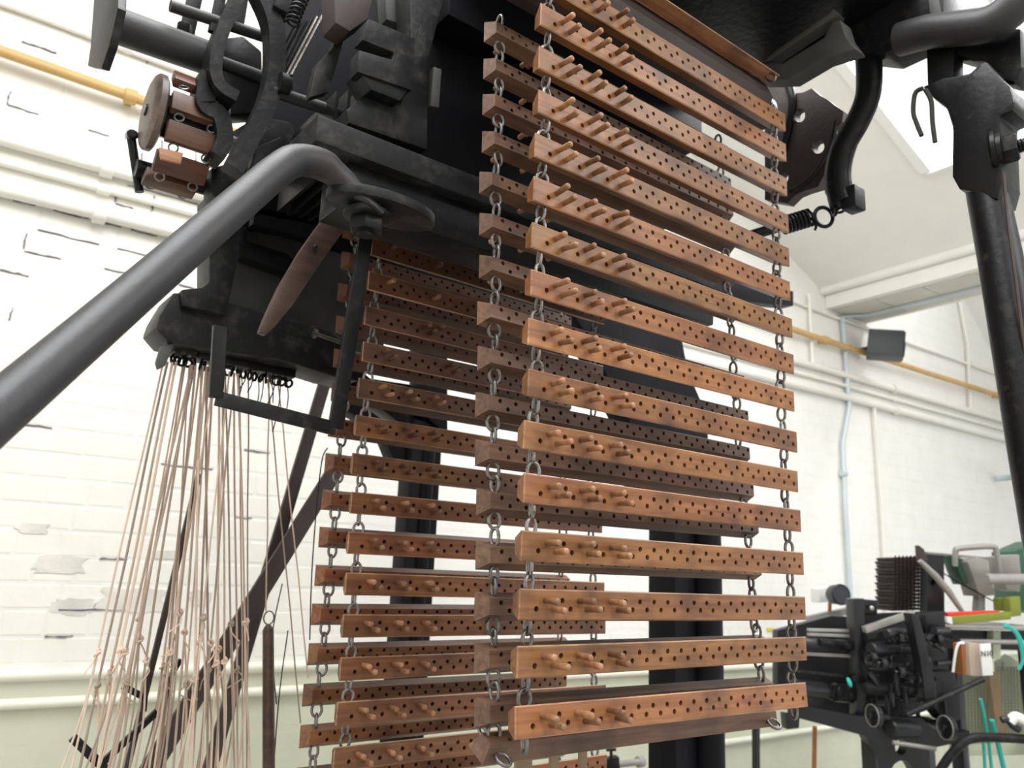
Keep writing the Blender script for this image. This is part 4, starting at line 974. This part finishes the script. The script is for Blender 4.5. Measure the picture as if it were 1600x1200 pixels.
cu = bpy.data.curves.new('tag_text', 'FONT'); cu.body = 'N10'; cu.size = .030; cu.align_x = 'CENTER'; cu.align_y = 'CENTER'; cu.extrude = .0006
tmp = bpy.data.objects.new('tmp', cu); COL.objects.link(tmp)
bpy.context.view_layer.update()
me = bpy.data.meshes.new_from_object(tmp.evaluated_get(bpy.context.evaluated_depsgraph_get()))
bpy.data.objects.remove(tmp)
me.materials.clear(); me.materials.append(CORDD)
xa = (Q[1]-Q[0]).normalized(); za = (Q[0]-Q[3]); za = (za-xa*za.dot(xa)).normalized(); na = xa.cross(za)
pc = (Q[0]+Q[1]+Q[2]+Q[3])/4+za*.022
o = put('lettering', me, pc-na*-.0035, t)
o.rotation_euler = Matrix((xa, za, na)).transposed().to_euler()
o.scale = (.85, 1, 1)
# turquoise cords
for i, (pts, lab) in enumerate((([(1568, 978), (1582, 984), (1592, 1000), (1598, 1030), (1592, 1046)], 'turquoise cord looping off the end of the bench'),
        ([(1572, 976), (1590, 990), (1602, 1020)], 'short outer turquoise cord at the end of the bench'),
        ([(1532, 1092), (1540, 1130), (1546, 1170), (1551, 1215)], 'leftmost turquoise cord hanging before the mesh guard'),
        ([(1550, 1125), (1560, 1165), (1572, 1215)], 'thick rightmost turquoise cord before the mesh guard'),
        ([(1536, 1150), (1538, 1180), (1540, 1215)], 'short middle turquoise cord low before the mesh guard'))):
    m = MB(); m.tube(smooth_path([at(x, y, d=2.95) for x, y in pts], 5), .006 if i != 3 else .009, 8)
    tag(m.build('turquoise_cord', CYAN), lab, 'cord')
m = MB(); m.tube(smooth_path([at(x, y, d=2.9) for x, y in ((1462, 1215), (1485, 1180), (1512, 1156), (1545, 1152), (1620, 1156))], 5), .016, 10)
tag(m.build('dark_hose', IROND), 'dark hose sweeping across the bottom right under the loom', 'hose')
t = thing('cable_roll', at(1592, 1140, d=2.9), 'white cable bundle at the bottom right edge', 'cable')
m = MB(); m.tube(smooth_path([at(x, y, d=2.9) for x, y in ((1578, 1128), (1586, 1120), (1600, 1126), (1625, 1145))], 5), .018, 10); m.build('bundle', WHITEP, t)
m = MB(); m.tube(smooth_path([at(x, y, d=2.9) for x, y in ((1565, 1125), (1574, 1124), (1582, 1134), (1592, 1140))], 5), .012, 10); m.build('plug', BLK, t)
# lamp-like device on the wall side
t = thing('spot_lamp', at(1300, 950, W=WALL-.5), 'small black round-headed lamp with white case above the black loom', 'lamp')
LD = 3.9
m = MB(); pr(m, [(1279, 920), (1298, 917), (1298, 940), (1280, 942)], LD, .08); m.build('case', WHITEP, t)
c = at(1300, 929, d=LD-.05); q = at(1314, 929, d=LD-.12)
m = MB(); m._lathe(c, q-c, [(0, .035), (.02, .045), ((q-c).length, .045), ((q-c).length+.004, .040)], 20); m.build('head', SPK, t)
m = MB(); m.torus(q, (q-c), .044, .006, 22, 7); m.build('rim', BLK, t)
m = MB(); rod(m, (1297, 938), (1296, 962), .009, LD); m.build('stand', ORANGE, t)
m = MB(); m.bar(at(1262, 968, d=LD), at(1335, 952, d=LD), .06, .03); m.build('shelf_arm', GREYM, t)
m = MB(); m.prism([at(x, y, W=WALL-.004) for x, y in [(1199, 981), (1208, 981), (1208, 986), (1199, 986)]], WN*.004)
tag(m.build('yellow_label', mat('yellow_card', (.75, .6, .03), .6)), 'tiny yellow label in the gap right of the near chain', 'label')
t = thing('tap_fitting', at(975, 1205, d=3.0), 'small grey clamp fitting with wing nut below the near chain', 'fitting')
m = MB(); pr(m, [(944, 1188), (968, 1183), (970, 1215), (945, 1215)], 3.0, .05); m.build('body', IROND, t)
m = MB(); rod(m, (955, 1172), (955, 1188), .006, 3.0); m.bar(at(947, 1172, d=3.0), at(963, 1171, d=3.0), .012, .010, bev=.003); m.build('wing_nut', IROND, t)
m = MB(); rod(m, (968, 1194), (1003, 1190), .012, 3.0, 3.0, 12); m._lathe(at(995, 1191, d=3.0), (1, 0, 0), [(0, .012), (.005, .02), (.03, .02), (.034, .014)], 14); m.build('barrel', GREYM, t)
# tan strips under the bottom turn of the near chain
for i, (x0, x1) in enumerate(((808, 832), (862, 874), (908, 918))):
    m = MB(); P = px([(x0, 1172), (x1, 1170), (x1, 1240), (x0, 1240)], Y=1.02); m.prism(P, Y_*.008, .001)
    tag(m.build('wooden_strip', TAN), ('wide', 'narrow', 'narrowest')[i]+' pale wooden strip hanging below the near chain', 'strip')

# feet carrying the background machines
for xx, dd in ((1360, D+.05), (1440, D+.1)):
    p = at(xx, 1120, d=dd); m = MB(); m.box((p.x-.03, p.y-.03, 0), (p.x+.03, p.y+.03, p.z), .004); m.build('leg', BLK, bpy.data.objects['background_loom'])
for xx in (1485, 1600):
    p = at(xx, 985, d=3.4); m = MB(); m.box((p.x-.025, p.y-.025, 0), (p.x+.025, p.y+.025, p.z), .004); m.build('leg', BLK, bpy.data.objects['bench'])
